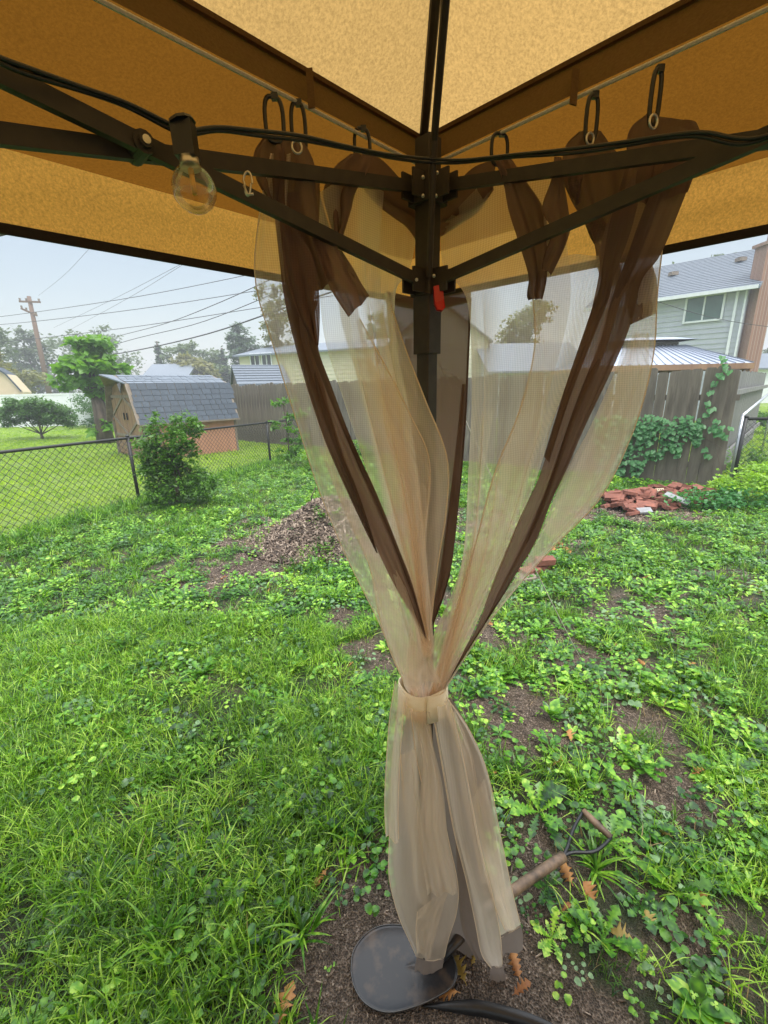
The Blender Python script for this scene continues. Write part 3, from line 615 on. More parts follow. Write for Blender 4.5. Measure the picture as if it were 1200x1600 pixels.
# left brown hem: back face in plain brown, front face in the brown lightened as if lit
drape('side_hem', [[(425, 300, .60), (436, 400, .605), (443, 460, .61), (456, 520, .62), (478, 600, .64), (507, 687, .665), (533, 747, .685), (561, 808, .70), (588, 864, .715)],
                   [(470, 300, .60), (480, 400, .605), (490, 460, .61), (496, 530, .62), (510, 620, .64), (533, 700, .665), (556, 760, .685), (574, 812, .70), (590, 864, .715)]], M['hem'], 14, 60, .004, 2, .4)
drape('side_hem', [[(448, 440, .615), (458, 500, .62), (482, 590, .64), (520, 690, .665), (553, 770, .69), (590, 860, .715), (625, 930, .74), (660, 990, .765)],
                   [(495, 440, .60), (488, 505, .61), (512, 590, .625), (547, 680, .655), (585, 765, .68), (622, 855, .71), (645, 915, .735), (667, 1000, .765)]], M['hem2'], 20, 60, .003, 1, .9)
drape('side_hem', [[(486, 470, .612), (480, 520, .615), (506, 600, .63), (543, 690, .655), (578, 770, .685), (612, 850, .712), (636, 915, .735), (662, 985, .765)],
                   [(497, 470, .60), (489, 520, .605), (519, 605, .62), (551, 690, .65), (588, 770, .68), (625, 862, .71), (648, 925, .735), (667, 1000, .765)]], M['hem'], 8, 60, .001, 1)
# header band of the left curtain: bunched brown cloth hanging from the rings
def hdr(a, b, m='hem', pl=.006, n=2, ph=.0, nm='header_band', nu=18): return drape(nm, [a, b], M[m], nu, 30, pl, n, ph, lat=.3, taper=(.4, 1))
hdr([(412, 212, .60), (396, 240, .60), (400, 280, .60), (421, 318, .60)], [(432, 208, .60), (446, 245, .60), (442, 290, .60), (432, 322, .60)])
hdr([(442, 215, .60), (430, 270, .60), (428, 310, .60), (440, 370, .605), (455, 430, .61), (470, 470, .61)], [(470, 212, .61), (492, 255, .61), (494, 300, .61), (498, 350, .61), (512, 400, .61), (522, 440, .61)], 'hem', .008, 2, 1.1)
hdr([(436, 345, .59), (442, 400, .59), (452, 450, .595), (470, 500, .60), (494, 540, .61)], [(460, 350, .585), (488, 400, .585), (498, 450, .59), (499, 500, .60), (496, 540, .61)], 'netb', .005, 2, .2)
hdr([(486, 365, .60), (500, 410, .60), (518, 455, .60), (543, 496, .605)], [(522, 375, .61), (540, 415, .61), (556, 450, .61), (562, 478, .61)], 'netb', .004, 1, .7)
hdr([(520, 385, .62), (535, 420, .62), (548, 452, .62), (562, 479, .62)], [(534, 392, .63), (552, 420, .63), (566, 445, .63), (577, 462, .63)], 'hem', .002, 1)
hdr([(548, 240, .665), (522, 262, .665), (505, 300, .665), (512, 340, .665), (519, 368, .665)], [(580, 238, .665), (578, 262, .665), (556, 300, .665), (547, 330, .665), (534, 368, .665)], 'hem', .007, 2, .5)
hdr([(480, 268, .66), (484, 330, .66), (496, 380, .66)], [(505, 268, .67), (500, 300, .67), (518, 368, .68)], 'netb', .003, 1)
drape('header_band', [[(572, 240, .71), (562, 268, .71)], [(600, 252, .735), (588, 302, .73)], [(632, 285, .775), (630, 328, .77)], [(656, 300, .80), (655, 350, .80)]], M['hem'], 26, 8, .004, 2, .4)
drape('net_fold', [[(562, 262, .715), (560, 280, .715)], [(588, 300, .735), (590, 322, .73)], [(630, 326, .775), (632, 352, .77)], [(655, 348, .80), (655, 385, .80)]], M['netb'], 26, 8, .003, 2, .4)
# right curtain
drape('header_band', [[(684, 300, .80), (684, 350, .80)], [(712, 285, .775), (715, 338, .77)], [(742, 260, .74), (745, 322, .74)], [(775, 250, .71), (770, 292, .71)]], M['hem'], 26, 8, .004, 2, .9)
drape('net_fold', [[(684, 345, .80), (684, 372, .80)], [(715, 334, .775), (718, 352, .77)], [(745, 318, .745), (748, 330, .74)], [(770, 288, .71), (772, 296, .71)]], M['netb'], 26, 8, .003, 2, .9)
hdr([(770, 245, .665), (786, 285, .665), (795, 330, .665), (812, 384, .665), (825, 430, .665), (822, 458, .665), (826, 468, .665)], [(796, 245, .665), (822, 285, .665), (848, 326, .665), (860, 375, .665), (856, 415, .665), (852, 445, .665), (846, 468, .665)], 'hem', .006, 2, .3)
hdr([(866, 245, .63), (862, 280, .63), (848, 325, .63), (862, 360, .63), (850, 395, .63), (846, 418, .63)], [(878, 245, .63), (882, 290, .63), (891, 350, .63), (888, 372, .63), (876, 400, .63), (860, 430, .63)], 'hem', .004, 1, .9)
hdr([(905, 205, .64), (884, 228, .64), (878, 270, .64), (890, 308, .64), (912, 350, .64), (932, 378, .64)], [(938, 205, .63), (955, 230, .63), (975, 258, .63), (972, 310, .63), (958, 345, .63), (936, 378, .635)], 'hem', .007, 2, .5)
hdr([(880, 264, .628), (890, 300, .63), (902, 320, .63)], [(914, 262, .625), (908, 290, .625), (906, 318, .63)], 'netb', .003, 1)
hdr([(912, 330, .63), (928, 380, .63), (933, 420, .63), (941, 446, .63)], [(930, 330, .62), (960, 372, .62), (970, 420, .62), (965, 450, .62)], 'netb', .004, 1)
# broad brown hem of the right curtain, front strip in the brown lightened as if lit, return in the darker one
drape('header_band', [[(1010, 178, .59), (984, 203, .59), (978, 250, .59), (965, 312, .59)], [(1040, 182, .58), (1045, 215, .58), (1035, 260, .58), (1010, 320, .58)], [(1088, 190, .565), (1097, 225, .565), (1090, 262, .567), (1075, 300, .57)]], M['hem'], 30, 26, .008, 2, .8)
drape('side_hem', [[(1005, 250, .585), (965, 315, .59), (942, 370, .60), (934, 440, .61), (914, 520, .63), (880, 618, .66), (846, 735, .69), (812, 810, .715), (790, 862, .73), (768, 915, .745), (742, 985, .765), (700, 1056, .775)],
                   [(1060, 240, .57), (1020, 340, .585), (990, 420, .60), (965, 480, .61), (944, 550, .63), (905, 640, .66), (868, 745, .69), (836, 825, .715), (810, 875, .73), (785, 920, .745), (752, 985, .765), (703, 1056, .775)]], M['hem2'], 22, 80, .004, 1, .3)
drape('side_hem', [[(1040, 250, .57), (1005, 330, .58), (980, 400, .595), (955, 470, .608), (935, 540, .63), (896, 640, .655), (860, 745, .688), (830, 822, .712), (806, 872, .73), (782, 918, .745), (750, 985, .765), (702, 1056, .775)],
                   [(1096, 236, .565), (1060, 330, .575), (1030, 400, .59), (1001, 440, .603), (984, 508, .62), (955, 580, .64), (916, 662, .66), (887, 730, .69), (861, 785, .71), (836, 848, .735), (795, 914, .75), (705, 1056, .775)]], M['hem'], 22, 80, .004, 1, .3)
o, P = drape('side_hem', [[(962, 312, .585), (950, 360, .59), (942, 410, .60), (936, 450, .608), (922, 490, .62), (884, 600, .65), (850, 712, .68)],
                   [(1000, 300, .58), (985, 360, .58), (960, 430, .595), (950, 470, .605), (934, 510, .615), (894, 612, .647), (858, 724, .678)]], M['hem'], 12, 60, .002, 1)
hdr([(975, 440, .62), (978, 470, .62), (984, 508, .62)], [(1018, 412, .61), (1027, 450, .61), (1026, 489, .61)], 'hem', .001, 1)
# right outer net
o, P = drape('net_panel', [[(985, 380, .61), (988, 460, .62), (968, 560, .64), (922, 668, .66), (880, 745, .69), (838, 846, .73), (797, 915, .75), (748, 985, .765), (702, 1062, .775)],
                           [(1012, 380, .605), (1010, 460, .61), (1000, 560, .63), (960, 668, .66), (912, 765, .69), (860, 838, .72), (806, 915, .75), (752, 985, .765), (703, 1062, .775)],
                           [(1034, 390, .60), (1026, 460, .60), (1019, 560, .62), (988, 675, .655), (938, 778, .69), (868, 852, .72), (811, 914, .75), (758, 980, .765), (704, 1062, .775)]], M['net2'], 30, 80, .005, 1, .4, lat=.4)
edge(P, -1, o)
drape('net_panel', [[(990, 520, .63), (962, 590, .65), (925, 680, .67), (890, 750, .70), (850, 830, .73)], [(1015, 520, .635), (1010, 600, .65), (978, 690, .67), (936, 776, .70), (868, 850, .73)]], M['net'], 20, 40, .006, 2, 1.4)
# right inner net: light layer beside the hem and the denser folded band
o, P = drape('net_panel', [[(688, 355, .80), (694, 420, .80), (730, 470, .81), (738, 600, .80), (733, 740, .79), (727, 860, .785), (708, 960, .78), (684, 1062, .775)],
                           [(775, 270, .71), (775, 380, .71), (780, 480, .72), (775, 600, .73), (765, 740, .745), (748, 860, .76), (718, 960, .77), (688, 1062, .775)],
                           [(860, 270, .66), (885, 380, .65), (890, 480, .66), (862, 600, .68), (828, 740, .705), (790, 860, .74), (740, 960, .765), (694, 1062, .775)]], M['net'], 100, 80, .014, 3, .6, lat=.8)
o, P = drape('net_panel', [[(830, 440, .68), (835, 540, .69), (812, 640, .71), (772, 740, .735), (742, 850, .755), (712, 950, .768), (678, 1062, .775)],
                           [(885, 400, .66), (885, 500, .67), (858, 620, .69), (815, 740, .715), (775, 860, .745), (735, 960, .765), (690, 1062, .775)],
                           [(935, 400, .62), (938, 450, .625), (910, 540, .64), (866, 650, .67), (838, 748, .695), (790, 868, .735), (738, 985, .765), (700, 1062, .775)]], M['net2'], 60, 70, .010, 2, .1, lat=.6)
edge(P, 0, o, .0010)
o, P = drape('net_fold', [[(752, 640, .79), (742, 760, .78), (733, 860, .775), (712, 960, .772), (674, 1062, .768)], [(772, 640, .78), (752, 760, .775), (738, 870, .77), (722, 960, .77), (690, 1062, .768)]], M['net'], 10, 40, .002, 1)
o, P = drape('net_fold', [[(727, 862, .775), (705, 930, .77), (680, 985, .765), (668, 1030, .762), (664, 1066, .76)], [(772, 830, .77), (745, 900, .77), (722, 960, .765), (702, 1020, .76), (690, 1066, .76)]], M['net2'], 24, 40, .005, 2, .2)
# tails above the strap
o, P = drape('net_fold', [[(640, 940, .755), (640, 990, .752), (636, 1030, .75), (630, 1066, .75)], [(664, 1000, .76), (664, 1020, .755), (662, 1045, .75), (660, 1068, .748)], [(672, 1010, .76), (676, 1030, .755), (682, 1050, .75), (690, 1066, .75)]], M['net2'], 24, 20, .005, 2, .9)
# skirt below the strap
o, P = drape('net_panel', [[(618, 1064, .765), (609, 1120, .76), (603, 1200, .76), (601, 1260, .76), (603, 1307, .76)], [(636, 1090, .76), (628, 1140, .75), (624, 1210, .75), (622, 1265, .75), (623, 1317, .75)]], M['net3'], 12, 40, .004, 1)
edge(P, -1, o); edge(P, 0, o); edge(P[-1], None, o)
o, P = drape('net_panel', [[(622, 1075, .78), (613, 1180, .785), (609, 1300, .79), (608, 1370, .795), (622, 1430, .80), (640, 1472, .805), (651, 1496, .81)],
                           [(640, 1100, .765), (640, 1200, .76), (645, 1310, .765), (655, 1390, .775), (665, 1440, .785), (668, 1480, .795), (672, 1501, .80)],
                           [(668, 1105, .76), (682, 1200, .755), (698, 1300, .765), (715, 1380, .78), (714, 1425, .79), (702, 1465, .80), (694, 1498, .81)]], M['net3'], 60, 70, .014, 1.5, .4, lat=.5, taper=(1, .04), amp2=.001)
edge(P, -1, o); edge(P, 0, o); edge(P[-1], None, o)
drape('bottom_hem', [[(651, 1495, .81), (647, 1520, .81), (645, 1545, .81)], [(672, 1500, .80), (668, 1525, .80), (662, 1550, .80)], [(694, 1497, .81), (688, 1525, .81), (682, 1545, .81)]], M['hemg'], 16, 10, .003, 1)
drape('net_fold', [[(645, 1120, .752), (660, 1200, .75), (652, 1290, .755), (664, 1370, .762), (668, 1400, .77)], [(662, 1110, .75), (690, 1220, .745), (700, 1310, .75), (712, 1370, .76), (714, 1395, .768)]], M['net'], 24, 40, .006, 2, .6)
o, P = drape('net_panel', [[(672, 1105, .755), (690, 1200, .75), (709, 1300, .76), (727, 1370, .775), (742, 1440, .785), (752, 1490, .79), (768, 1514, .80)],
                           [(700, 1095, .755), (722, 1180, .75), (742, 1280, .755), (756, 1345, .765), (770, 1400, .78), (782, 1465, .79), (785, 1511, .80)]], M['net3'], 34, 60, .010, 1, .2, lat=.4, taper=(1, .05), amp2=.001)
edge(P, 0, o); edge(P, -1, o)
drape('bottom_hem', [[(766, 1510, .80), (766, 1530, .80), (768, 1546, .80)], [(786, 1506, .80), (790, 1530, .80), (790, 1547, .80)]], M['hemg'], 10, 8, .003, 1)
o, P = drape('net_panel', [[(690, 1095, .77), (720, 1180, .775), (742, 1250, .78), (758, 1340, .79), (774, 1420, .80), (782, 1466, .805)],
                           [(697, 1088, .77), (733, 1140, .775), (762, 1208, .78), (781, 1300, .79), (800, 1390, .80), (814, 1447, .81)]], M['net'], 30, 60, .006, 1, .9, taper=(1, .05), amp2=.001)
edge(P, -1, o); edge(P[-1], None, o)
drape('bottom_hem', [[(781, 1462, .805), (783, 1480, .805), (786, 1494, .805)], [(814, 1444, .81), (817, 1462, .81), (817, 1484, .81)]], M['hemg'], 10, 8, .003, 1)
drape('side_hem', [[(640, 1090, .81), (622, 1200, .83), (617, 1320, .85), (624, 1410, .86), (648, 1475, .86)], [(700, 1100, .81), (735, 1200, .83), (752, 1300, .85), (757, 1400, .86), (752, 1502, .86)]], M['hemg'], 40, 50, .012, 2, .4)
drape('side_hem', [[(700, 1092, .785), (722, 1150, .79), (740, 1220, .80), (758, 1300, .81)], [(706, 1092, .785), (742, 1155, .79), (765, 1225, .80), (770, 1300, .81)]], M['hemg'], 12, 30, .003, 1)
drape('side_hem', [[(712, 1310, .82), (716, 1390, .82), (722, 1450, .825), (745, 1502, .83)], [(728, 1320, .82), (742, 1390, .82), (750, 1450, .825), (762, 1500, .83)]], M['hemg'], 12, 30, .003, 1)
drape('side_hem', [[(622, 1340, .83), (622, 1390, .83), (634, 1440, .83), (655, 1490, .83)], [(652, 1300, .82), (662, 1390, .82), (660, 1440, .82), (662, 1490, .82)]], M['hemg'], 12, 30, .003, 1)
for lf, rt, yy in ((((642, 1112), (650, 1180), (662, 1240), (668, 1300), (664, 1345)), ((672, 1112), (678, 1180), (684, 1240), (690, 1310), (692, 1350)), .748),
                   (((626, 1180), (632, 1260), (645, 1330), (646, 1372), (655, 1410)), ((650, 1170), (656, 1260), (662, 1340), (668, 1385), (672, 1425)), .752),
                   (((652, 1425), (650, 1455), (652, 1490)), ((706, 1376), (686, 1440), (672, 1498)), .772),
                   (((700, 1110), (716, 1170), (724, 1240), (740, 1310), (752, 1380)), ((712, 1112), (738, 1180), (748, 1250), (757, 1310), (772, 1385)), .752),
                   (((735, 1255), (750, 1330), (768, 1400), (790, 1455)), ((757, 1215), (775, 1300), (792, 1390), (806, 1450)), .765)):
    o, P = drape('net_fold', [[(x, y, yy + .012 * i) for i, (x, y) in enumerate(lf)], [(x, y, yy + .012 * i) for i, (x, y) in enumerate(rt)]], M['net'], 14, 40, .003, 1, yy * 90)
    edge(P, 0, o, .0011)
# strap
st = empty('curtain_strap', up(C0, 0), 'tan cloth strap wrapped round the gathered netting', 'strap')
cc_ = AT(661, 1084, .80); V = []; n = 40
for i in range(n + 1):
    a = math.pi * (-.5 + 2 * i / n) + .1; rx, ry = .0525, .046
    for z, k in ((.030, .97), (.0, 1.0), (-.030, .99)):
        V.append(cc_ + np.array([rx * k * math.cos(a), ry * k * math.sin(a), z - .004 * math.sin(a * 3 + 1) - .018 * math.cos(a) * .0]))
Fc = [(3 * i + j, 3 * i + 3 + j, 3 * i + 4 + j, 3 * i + 1 + j) for i in range(n) for j in range(2)]
so_ = mesh('strap_loop', V, Fc, M['band'], st, True); sm_ = so_.modifiers.new('thick', 'SOLIDIFY'); sm_.thickness = .0025
V = []; n = 10
for i in range(n + 1):
    a = -math.pi / 2 + .06 + (.95) * i / n; rx, ry = .0555, .0495
    for z in (.031, 0, -.034 if i else -.037): V.append(cc_ + np.array([rx * math.cos(a), ry * math.sin(a), z]))
Fc = [(3 * i + j, 3 * i + 3 + j, 3 * i + 4 + j, 3 * i + 1 + j) for i in range(n) for j in range(2)]
so_ = mesh('strap_flap', V, Fc, M['band'], st, True); sm_ = so_.modifiers.new('thick', 'SOLIDIFY'); sm_.thickness = .002
# curtain rings with eyelets
def ring(px0, px1, py0, py1, nn, n_lab, eyelet=None):
    CR = C0 + OUT * .045; a = PL((px0 + px1) / 2, py0, CR, nn); b = PL((px0 + px1) / 2, py1, CR, nn); h = (a[2] - b[2]) / 2
    wdt = np.linalg.norm(PL(px1, py0, CR, nn) - PL(px0, py0, CR, nn)) / 2 * .8
    d = (DL if nn is NL else DR); ax = np.array([1.0, 0, 0]) * .8 + OUT * .25
    c = (a + b) / 2; ax = ax / np.linalg.norm(ax); P = []
    for k in range(25):
        q = 2 * math.pi * k / 24; cx = abs(math.cos(q)) ** .6 * (1 if math.cos(q) > 0 else -1); sz = abs(math.sin(q)) ** .75 * (1 if math.sin(q) > 0 else -1)
        P.append(c + ax * wdt * .9 * cx + np.array([0, 0, 1]) * h * sz)
    t_ = empty('curtain_ring', c, n_lab, 'curtain ring', 'black plastic rings on the curtain rope')
    MB().tube(P, .0026, 8, False).build('hoop', M['black'], t_, True)
    k0 = MB(); k0.box(c + np.array([0, 0, h]) + ax * wdt * .2, (.008, .006, .007)); k0.build('clasp', M['black'], t_)
    if eyelet:
        e_ = AT(eyelet[0], eyelet[1], eyelet[2] * 1.06); pts_ = [e_ + np.array([.0055 * math.cos(q), .002 * math.cos(q), .0065 * math.sin(q)]) for q in np.linspace(0, 2 * math.pi, 19)]
        MB().tube(pts_, .0014, 8, False).build('grommet', M['silver'], cur, True)
ring(413, 444, 152, 222, NL, 'leftmost black ring on the left rope, over bunched brown cloth')
ring(455, 478, 162, 240, NL, 'black ring through a metal grommet, second from left on the left rope', (464, 230, .585))
ring(554, 578, 201, 256, NL, 'small black ring left of the post, nearest to it on the left rope', (562, 253, .695))
ring(764, 797, 209, 258, NR, 'open black ring just right of the post on the right rope')
ring(911, 938, 150, 222, NR, 'black ring in the middle of the right rope above a brown dome of cloth', (922, 217, .62))
ring(1012, 1036, 110, 194, NR, 'largest black ring at the right, hooked through a bright grommet', (1021, 190, .555))
# string light with one bulb
sg = empty('string_light', AT(300, 260, .52), 'black string light cable with one clear globe bulb hanging from the truss', 'string light')
cab = [(-160, 30, .36), (-60, 62, .385), (0, 90, .41), (60, 112, .43), (130, 137, .455), (200, 162, .475), (262, 192, .492), (290, 204, .498), (340, 199, .52), (400, 204, .548), (470, 212, .588), (540, 228, .63), (600, 240, .675), (660, 247, .735), (720, 250, .72), (800, 242, .665), (880, 234, .61), (960, 224, .572), (1040, 212, .54), (1100, 207, .515), (1150, 216, .50), (1190, 214, .487), (1260, 190, .47), (1340, 150, .45)]
cp = crom([AT(*p) for p in cab], 120)
MB().tube(list(cp), .0019, 6).build('cable', M['black'], sg, True)
MB().tube([p + np.array([.0, .003, .0010 * math.sin(i * .35) - .0022]) for i, p in enumerate(cp)], .0019, 6).build('cable', M['black'], sg, True)
s0, s1, s2 = AT(284, 190, .54), AT(294, 250, .54), AT(297, 254, .54)
bp = MB(); bp.bar(AT(285, 191, .488), AT(293, 247, .488), .019, .015, up=OUT); bp.tube([AT(283, 188, .488), AT(285, 194, .488)], [.011, .0125], 10); bp.build('socket', M['black'], sg)
bt = NT('clear_bulb_glass'); ge = bt.n('ShaderNodeLayerWeight'); ge.inputs[0].default_value = .35
gb = bt.n('ShaderNodeBsdfGlossy'); gb.inputs['Roughness'].default_value = .04; gb.inputs[0].default_value = (.9, .85, .75, 1); tb = bt.n('ShaderNodeBsdfTransparent'); tb.inputs[0].default_value = (.93, .90, .82, 1)
M['bulb'] = bt.end(bt.mixsh(bt.math('ADD', bt.math('MULTIPLY', ge.outputs['Fresnel'], .6), .03), tb.outputs[0], gb.outputs[0]))
M['filament'] = mat_plain('amber_filament', (.75, .42, .08), rough=.5)
ax_ = AT(310, 334, .485) - AT(296, 253, .488); Ln = np.linalg.norm(ax_); ax_ /= Ln
prof = [(0, .0082), (.08, .009), (.16, .0125), (.27, .0168), (.42, .0198), (.58, .0204), (.72, .0190), (.84, .0150), (.93, .0098), (.98, .005), (1.0, .0005)]
bl = MB(); b0 = AT(296, 253, .488); bl.tube([b0 + ax_ * Ln * a for a, _ in prof], [r_ for _, r_ in prof], 24); bl.build('globe', M['bulb'], sg, True)
MB().tube([b0 - ax_ * .003, b0 + ax_ * .006], .0088, 16).build('collar', M['silver'], sg, True)
MB().tube([b0 + ax_ * Ln * .25, b0 + ax_ * Ln * .62], .0024, 6).build('filament', M['filament'], sg, True)
MB().tube([b0 + ax_ * Ln * .05, b0 + ax_ * Ln * .25], .0028, 6).build('stem', M['filament'], sg, True)
# small carabiner
cb_ = empty('carabiner', AT(390, 285, .58), 'tiny brass carabiner hanging on the left truss bar', 'carabiner')
P = [AT(387 + 6 * math.cos(q) * (1.2 if math.sin(q) < 0 else .8), 287 + 19 * math.sin(q), .545) for q in np.linspace(0, 2 * math.pi, 21)]
MB().tube(P, .0011, 6, False).build('clip', M['silver'], cb_, True)
MB().tube([AT(381, 290, .545), AT(387, 304, .543), AT(396, 303, .543)], .0014, 6).build('gate', M['silver'], cb_, True)
# guy rope from the canopy corner to the lawn
tp = up(corner(0, K_EAVE), 1.84); gp = G(913, 1040)
guy = tag(MB().tube([tp + (gp - tp) * k - np.array([0, 0, .03 * math.sin(math.pi * k)]) for k in np.linspace(0, 1, 12)], .0022, 6).build('guy_rope', M['rope'], None, True), 'thin white guy rope running from the canopy corner down to the lawn', 'rope')
# ---------------------------------------------------------------- shovel lying on the ground under the curtain
sh = empty('shovel', G(640, 1500), 'muddy black shovel lying on bare earth under the curtain', 'shovel')
ol = [(548, 1510), (550, 1485), (558, 1468), (572, 1453), (592, 1443), (618, 1442), (650, 1450), (680, 1466), (702, 1490), (714, 1522), (706, 1545), (680, 1560), (650, 1571), (615, 1578), (588, 1573), (566, 1557), (553, 1534)]
ctr = G(630, 1512, .02); ring0 = crom([G(x, y, .035) for x, y in ol + [ol[0]]], 60)[:-1]; V = []; n = len(ring0)
for k, z in ((1.0, 0), (.93, -.008), (.7, -.016), (.4, -.020), (.12, -.021)):
    for p in ring0: q = ctr + (p - ctr) * k; V.append([q[0], q[1], .030 + z * .45 + (p[0] - ctr[0]) * .10 * k + .012 * max(0, (p[0] - ctr[0])) * 4 * (1 - min(1, abs(p[1] - ctr[1]) * 12))])
V.append([ctr[0], ctr[1], .0205]); Fc = [(j * n + i, (j + 1) * n + i, (j + 1) * n + (i + 1) % n, j * n + (i + 1) % n) for j in range(4) for i in range(n)] + [(4 * n + i, 5 * n, 4 * n + (i + 1) % n) for i in range(n)]
b_ = mesh('blade', V, Fc, M['blade'], sh, True); sf = b_.modifiers.new('thick', 'SOLIDIFY'); sf.thickness = .003
MB().tube([V[i] for i in range(n)][int(n * 0):int(n * 1)] + [V[0]], .0012, 6, False).build('blade_edge', M['blade_edge'], b_, True)
h0, h1 = G(690, 1500, .05), G(745, 1432, .075); h2 = G(880, 1338, .06)
MB().tube([h0, h0 + (h1 - h0) * .5, h1], [.008, .015, .0185], 12).build('socket', M['blade'], sh, True)
hp = crom([h1, (h1 + h2) / 2 + np.array([0, 0, .002]), h2], 14)
MB().tube(list(hp), [.0175 - .0015 * math.sin(i * .2) for i in range(14)], 16).build('handle', M['handle'], sh, True)
f1, f2 = G(955, 1309, .06), G(911, 1267, .07)
MB().tube(list(crom([h2, G(895, 1332, .06), G(930, 1330, .06), f1], 14)), .006, 8).build('grip_arm', M['black'], sh, True)
MB().tube(list(crom([h2, G(888, 1320, .065), G(896, 1295, .07), f2], 14)), .006, 8).build('grip_arm', M['black'], sh, True)
MB().tube([f1, (f1 + f2) / 2, f2], [.011, .013, .011], 10).build('grip', M['handle'], sh, True)
# curved strip of black edging poking out of the soil at the bottom
ed = crom([G(660, 1572, .005), G(700, 1573, .02), (G(750, 1576, .03)), G(800, 1588, .03), G(850, 1606, .025), G(930, 1650, .02)], 24)
V = []; 
for i, p in enumerate(ed): wz = .002 + .022 * min(1, i / 8); V += [p + np.array([0, wz * .5, wz * .4]), p - np.array([0, wz * .5, wz * .4])]
eo = mesh('garden_edging', V, [(2 * i, 2 * i + 1, 2 * i + 3, 2 * i + 2) for i in range(len(ed) - 1)], M['black'], None, True); em = eo.modifiers.new('thick', 'SOLIDIFY'); em.thickness = .004
tag(eo, 'curved black plastic garden edging half buried in the soil at the bottom', 'edging')
# dead oak leaves
OAK = [(0, .012), (.14, .018), (.22, .10), (.27, .17), (.31, .05), (.40, .16), (.46, .29), (.51, .08), (.60, .20), (.66, .31), (.72, .10), (.82, .18), (.9, .13), (1, .01)]
def deadleaf(px, py, size, az, m, label, group=None, pitch=.15):
    V = []; Fc = []; p = G(px, py, .012); p[2] = float(hgt(p[0], p[1])) + .012
    leafpoly(V, Fc, np.array([0, 0, 0.0]) - np.array([math.cos(az), math.sin(az), 0]) * size / 2, az, pitch, [(a, b * random.uniform(.6, 1.25)) for a, b in OAK], size, random.uniform(-.9, .9))
    Vn = np.array(V); Vn[:, 2] -= Vn[:, 2].min() - .003; Vn[:, 2] += .01 * np.sin(Vn[:, 0] * 60)
    o = mesh('oak_leaf', Vn, Fc, M[m], None, True); o.location = [float(v) for v in p]; s_ = o.modifiers.new('thick', 'SOLIDIFY'); s_.thickness = .0006
    tag(o, label, 'leaf', group); return o
deadleaf(446, 1572, .10, 1.3, 'oak', 'orange lobed oak leaf on grass at the bottom edge left of the shovel')
deadleaf(886, 1365, .085, 1.6, 'oak', 'orange lobed oak leaf just below the shovel grip')
deadleaf(913, 1395, .085, 2.0, 'oak', 'rust brown oak leaf standing in the grass right of the shovel handle', None, .9)
deadleaf(885, 1415, .04, .4, 'oak', 'small pale curled leaf below the two oak leaves by the handle')
deadleaf(815, 1545, .06, .3, 'oak', 'crumpled tan leaf beside the lowest curtain hem')
deadleaf(806, 1510, .07, 1.6, 'oak', 'narrow orange leaf between the right curtain hems')
deadleaf(718, 1518, .08, 1.9, 'oaky', 'yellow green oak leaf between the shovel blade and the curtain hem')
deadleaf(742, 1495, .05, .9, 'oaky', 'small yellow leaf under the curtain')
for q in range(9): deadleaf(872 + random.uniform(-14, 16), 857 + random.uniform(-7, 8), random.uniform(.07, .14), random.uniform(0, 6), 'oak', 'orange dead leaf in the little heap beside the paving bricks', 'orange leaves heaped right of the curtain')
for px, py in ((500, 1378), (492, 1385), (560, 1110), (548, 1038), (765, 975), (1090, 1205), (1135, 1590), (1095, 1400), (1040, 1300), (320, 915), (350, 905), (128, 1112), (150, 985), (420, 925), (235, 1035), (430, 845), (445, 835), (415, 800), (250, 815), (45, 738), (1000, 1042), (1080, 1045), (905, 1120), (890, 1150), (870, 1190), (960, 1012), (1015, 1435), (970, 1460), (700, 1555), (470, 940), (640, 1130), (1150, 980), (1010, 905), (770, 1210)):
    deadleaf(px, py, random.uniform(.04, .075) * (1 if py > 900 else 1.4), random.uniform(0, 6), random.choice(['oak', 'oak', 'oaky']), 'fallen brown oak leaf lying ' + ('on or beside the mulch mound' if px < 480 and 780 < py < 950 else 'in the long grass left of the curtain' if px < 600 else 'in the lower right corner of the lawn' if py > 1350 else 'among the sparse weeds right of the curtain'), 'fallen oak leaves scattered over the lawn', random.uniform(0, .5))
# distinct rosettes in front, each leaf a part
BL = object()
def plant(px, py, n, ln, out, m, label, cat, pmin=.1, pmax=.9, grp=None):
    p = G(px, py); p[2] = float(hgt(p[0], p[1])); t_ = empty('weed_plant', p, label, cat, grp)
    for i in range(n * (2 if out is BL else 1)):
        V = []; Fc = []; az = i * 2.4 + random.uniform(-.3, .3)
        if out is BL: blade(V, Fc, random.uniform(-.02, .02), random.uniform(-.02, .02), az, ln * random.uniform(.6, 1.2), .0105, 1.57 - random.uniform(pmin, pmax) * .9 - .3, random.uniform(.5, 1.5), 5, .5)
        else: leafpoly(V, Fc, np.array([0, 0, .008]), az, random.uniform(pmin, pmax), [(a, b * random.uniform(.85, 1.15)) for a, b in out], ln * random.uniform(.6, 1.1), .25)
        mesh('leaf', V, Fc, M[m], t_, True, world=False)
plant(842, 1268, 12, .17, DAND, 'weed', 'large dandelion rosette just above the shovel handle', 'dandelion')
plant(1140, 1215, 10, .17, DAND, 'weed', 'big toothed dandelion rosette near the right edge of the lawn', 'dandelion', .1, .7)
plant(930, 1352, 14, .16, BL, 'grass2', 'tuft of wide grass growing over the shovel grip', 'grass tuft', .2, 1.0)
plant(480, 1170, 10, .13, OV, 'weed', 'broad plantain rosette in the grass left of the curtain', 'plantain')
plant(1050, 1390, 12, .14, DAND, 'grass2', 'bright toothed dandelion rosette right of the fallen leaves', 'dandelion', .3, 1.1)
plant(1090, 1570, 14, .10, OV, 'weed', 'broad leaved plantain in the bottom right corner', 'plantain', .2, .9)
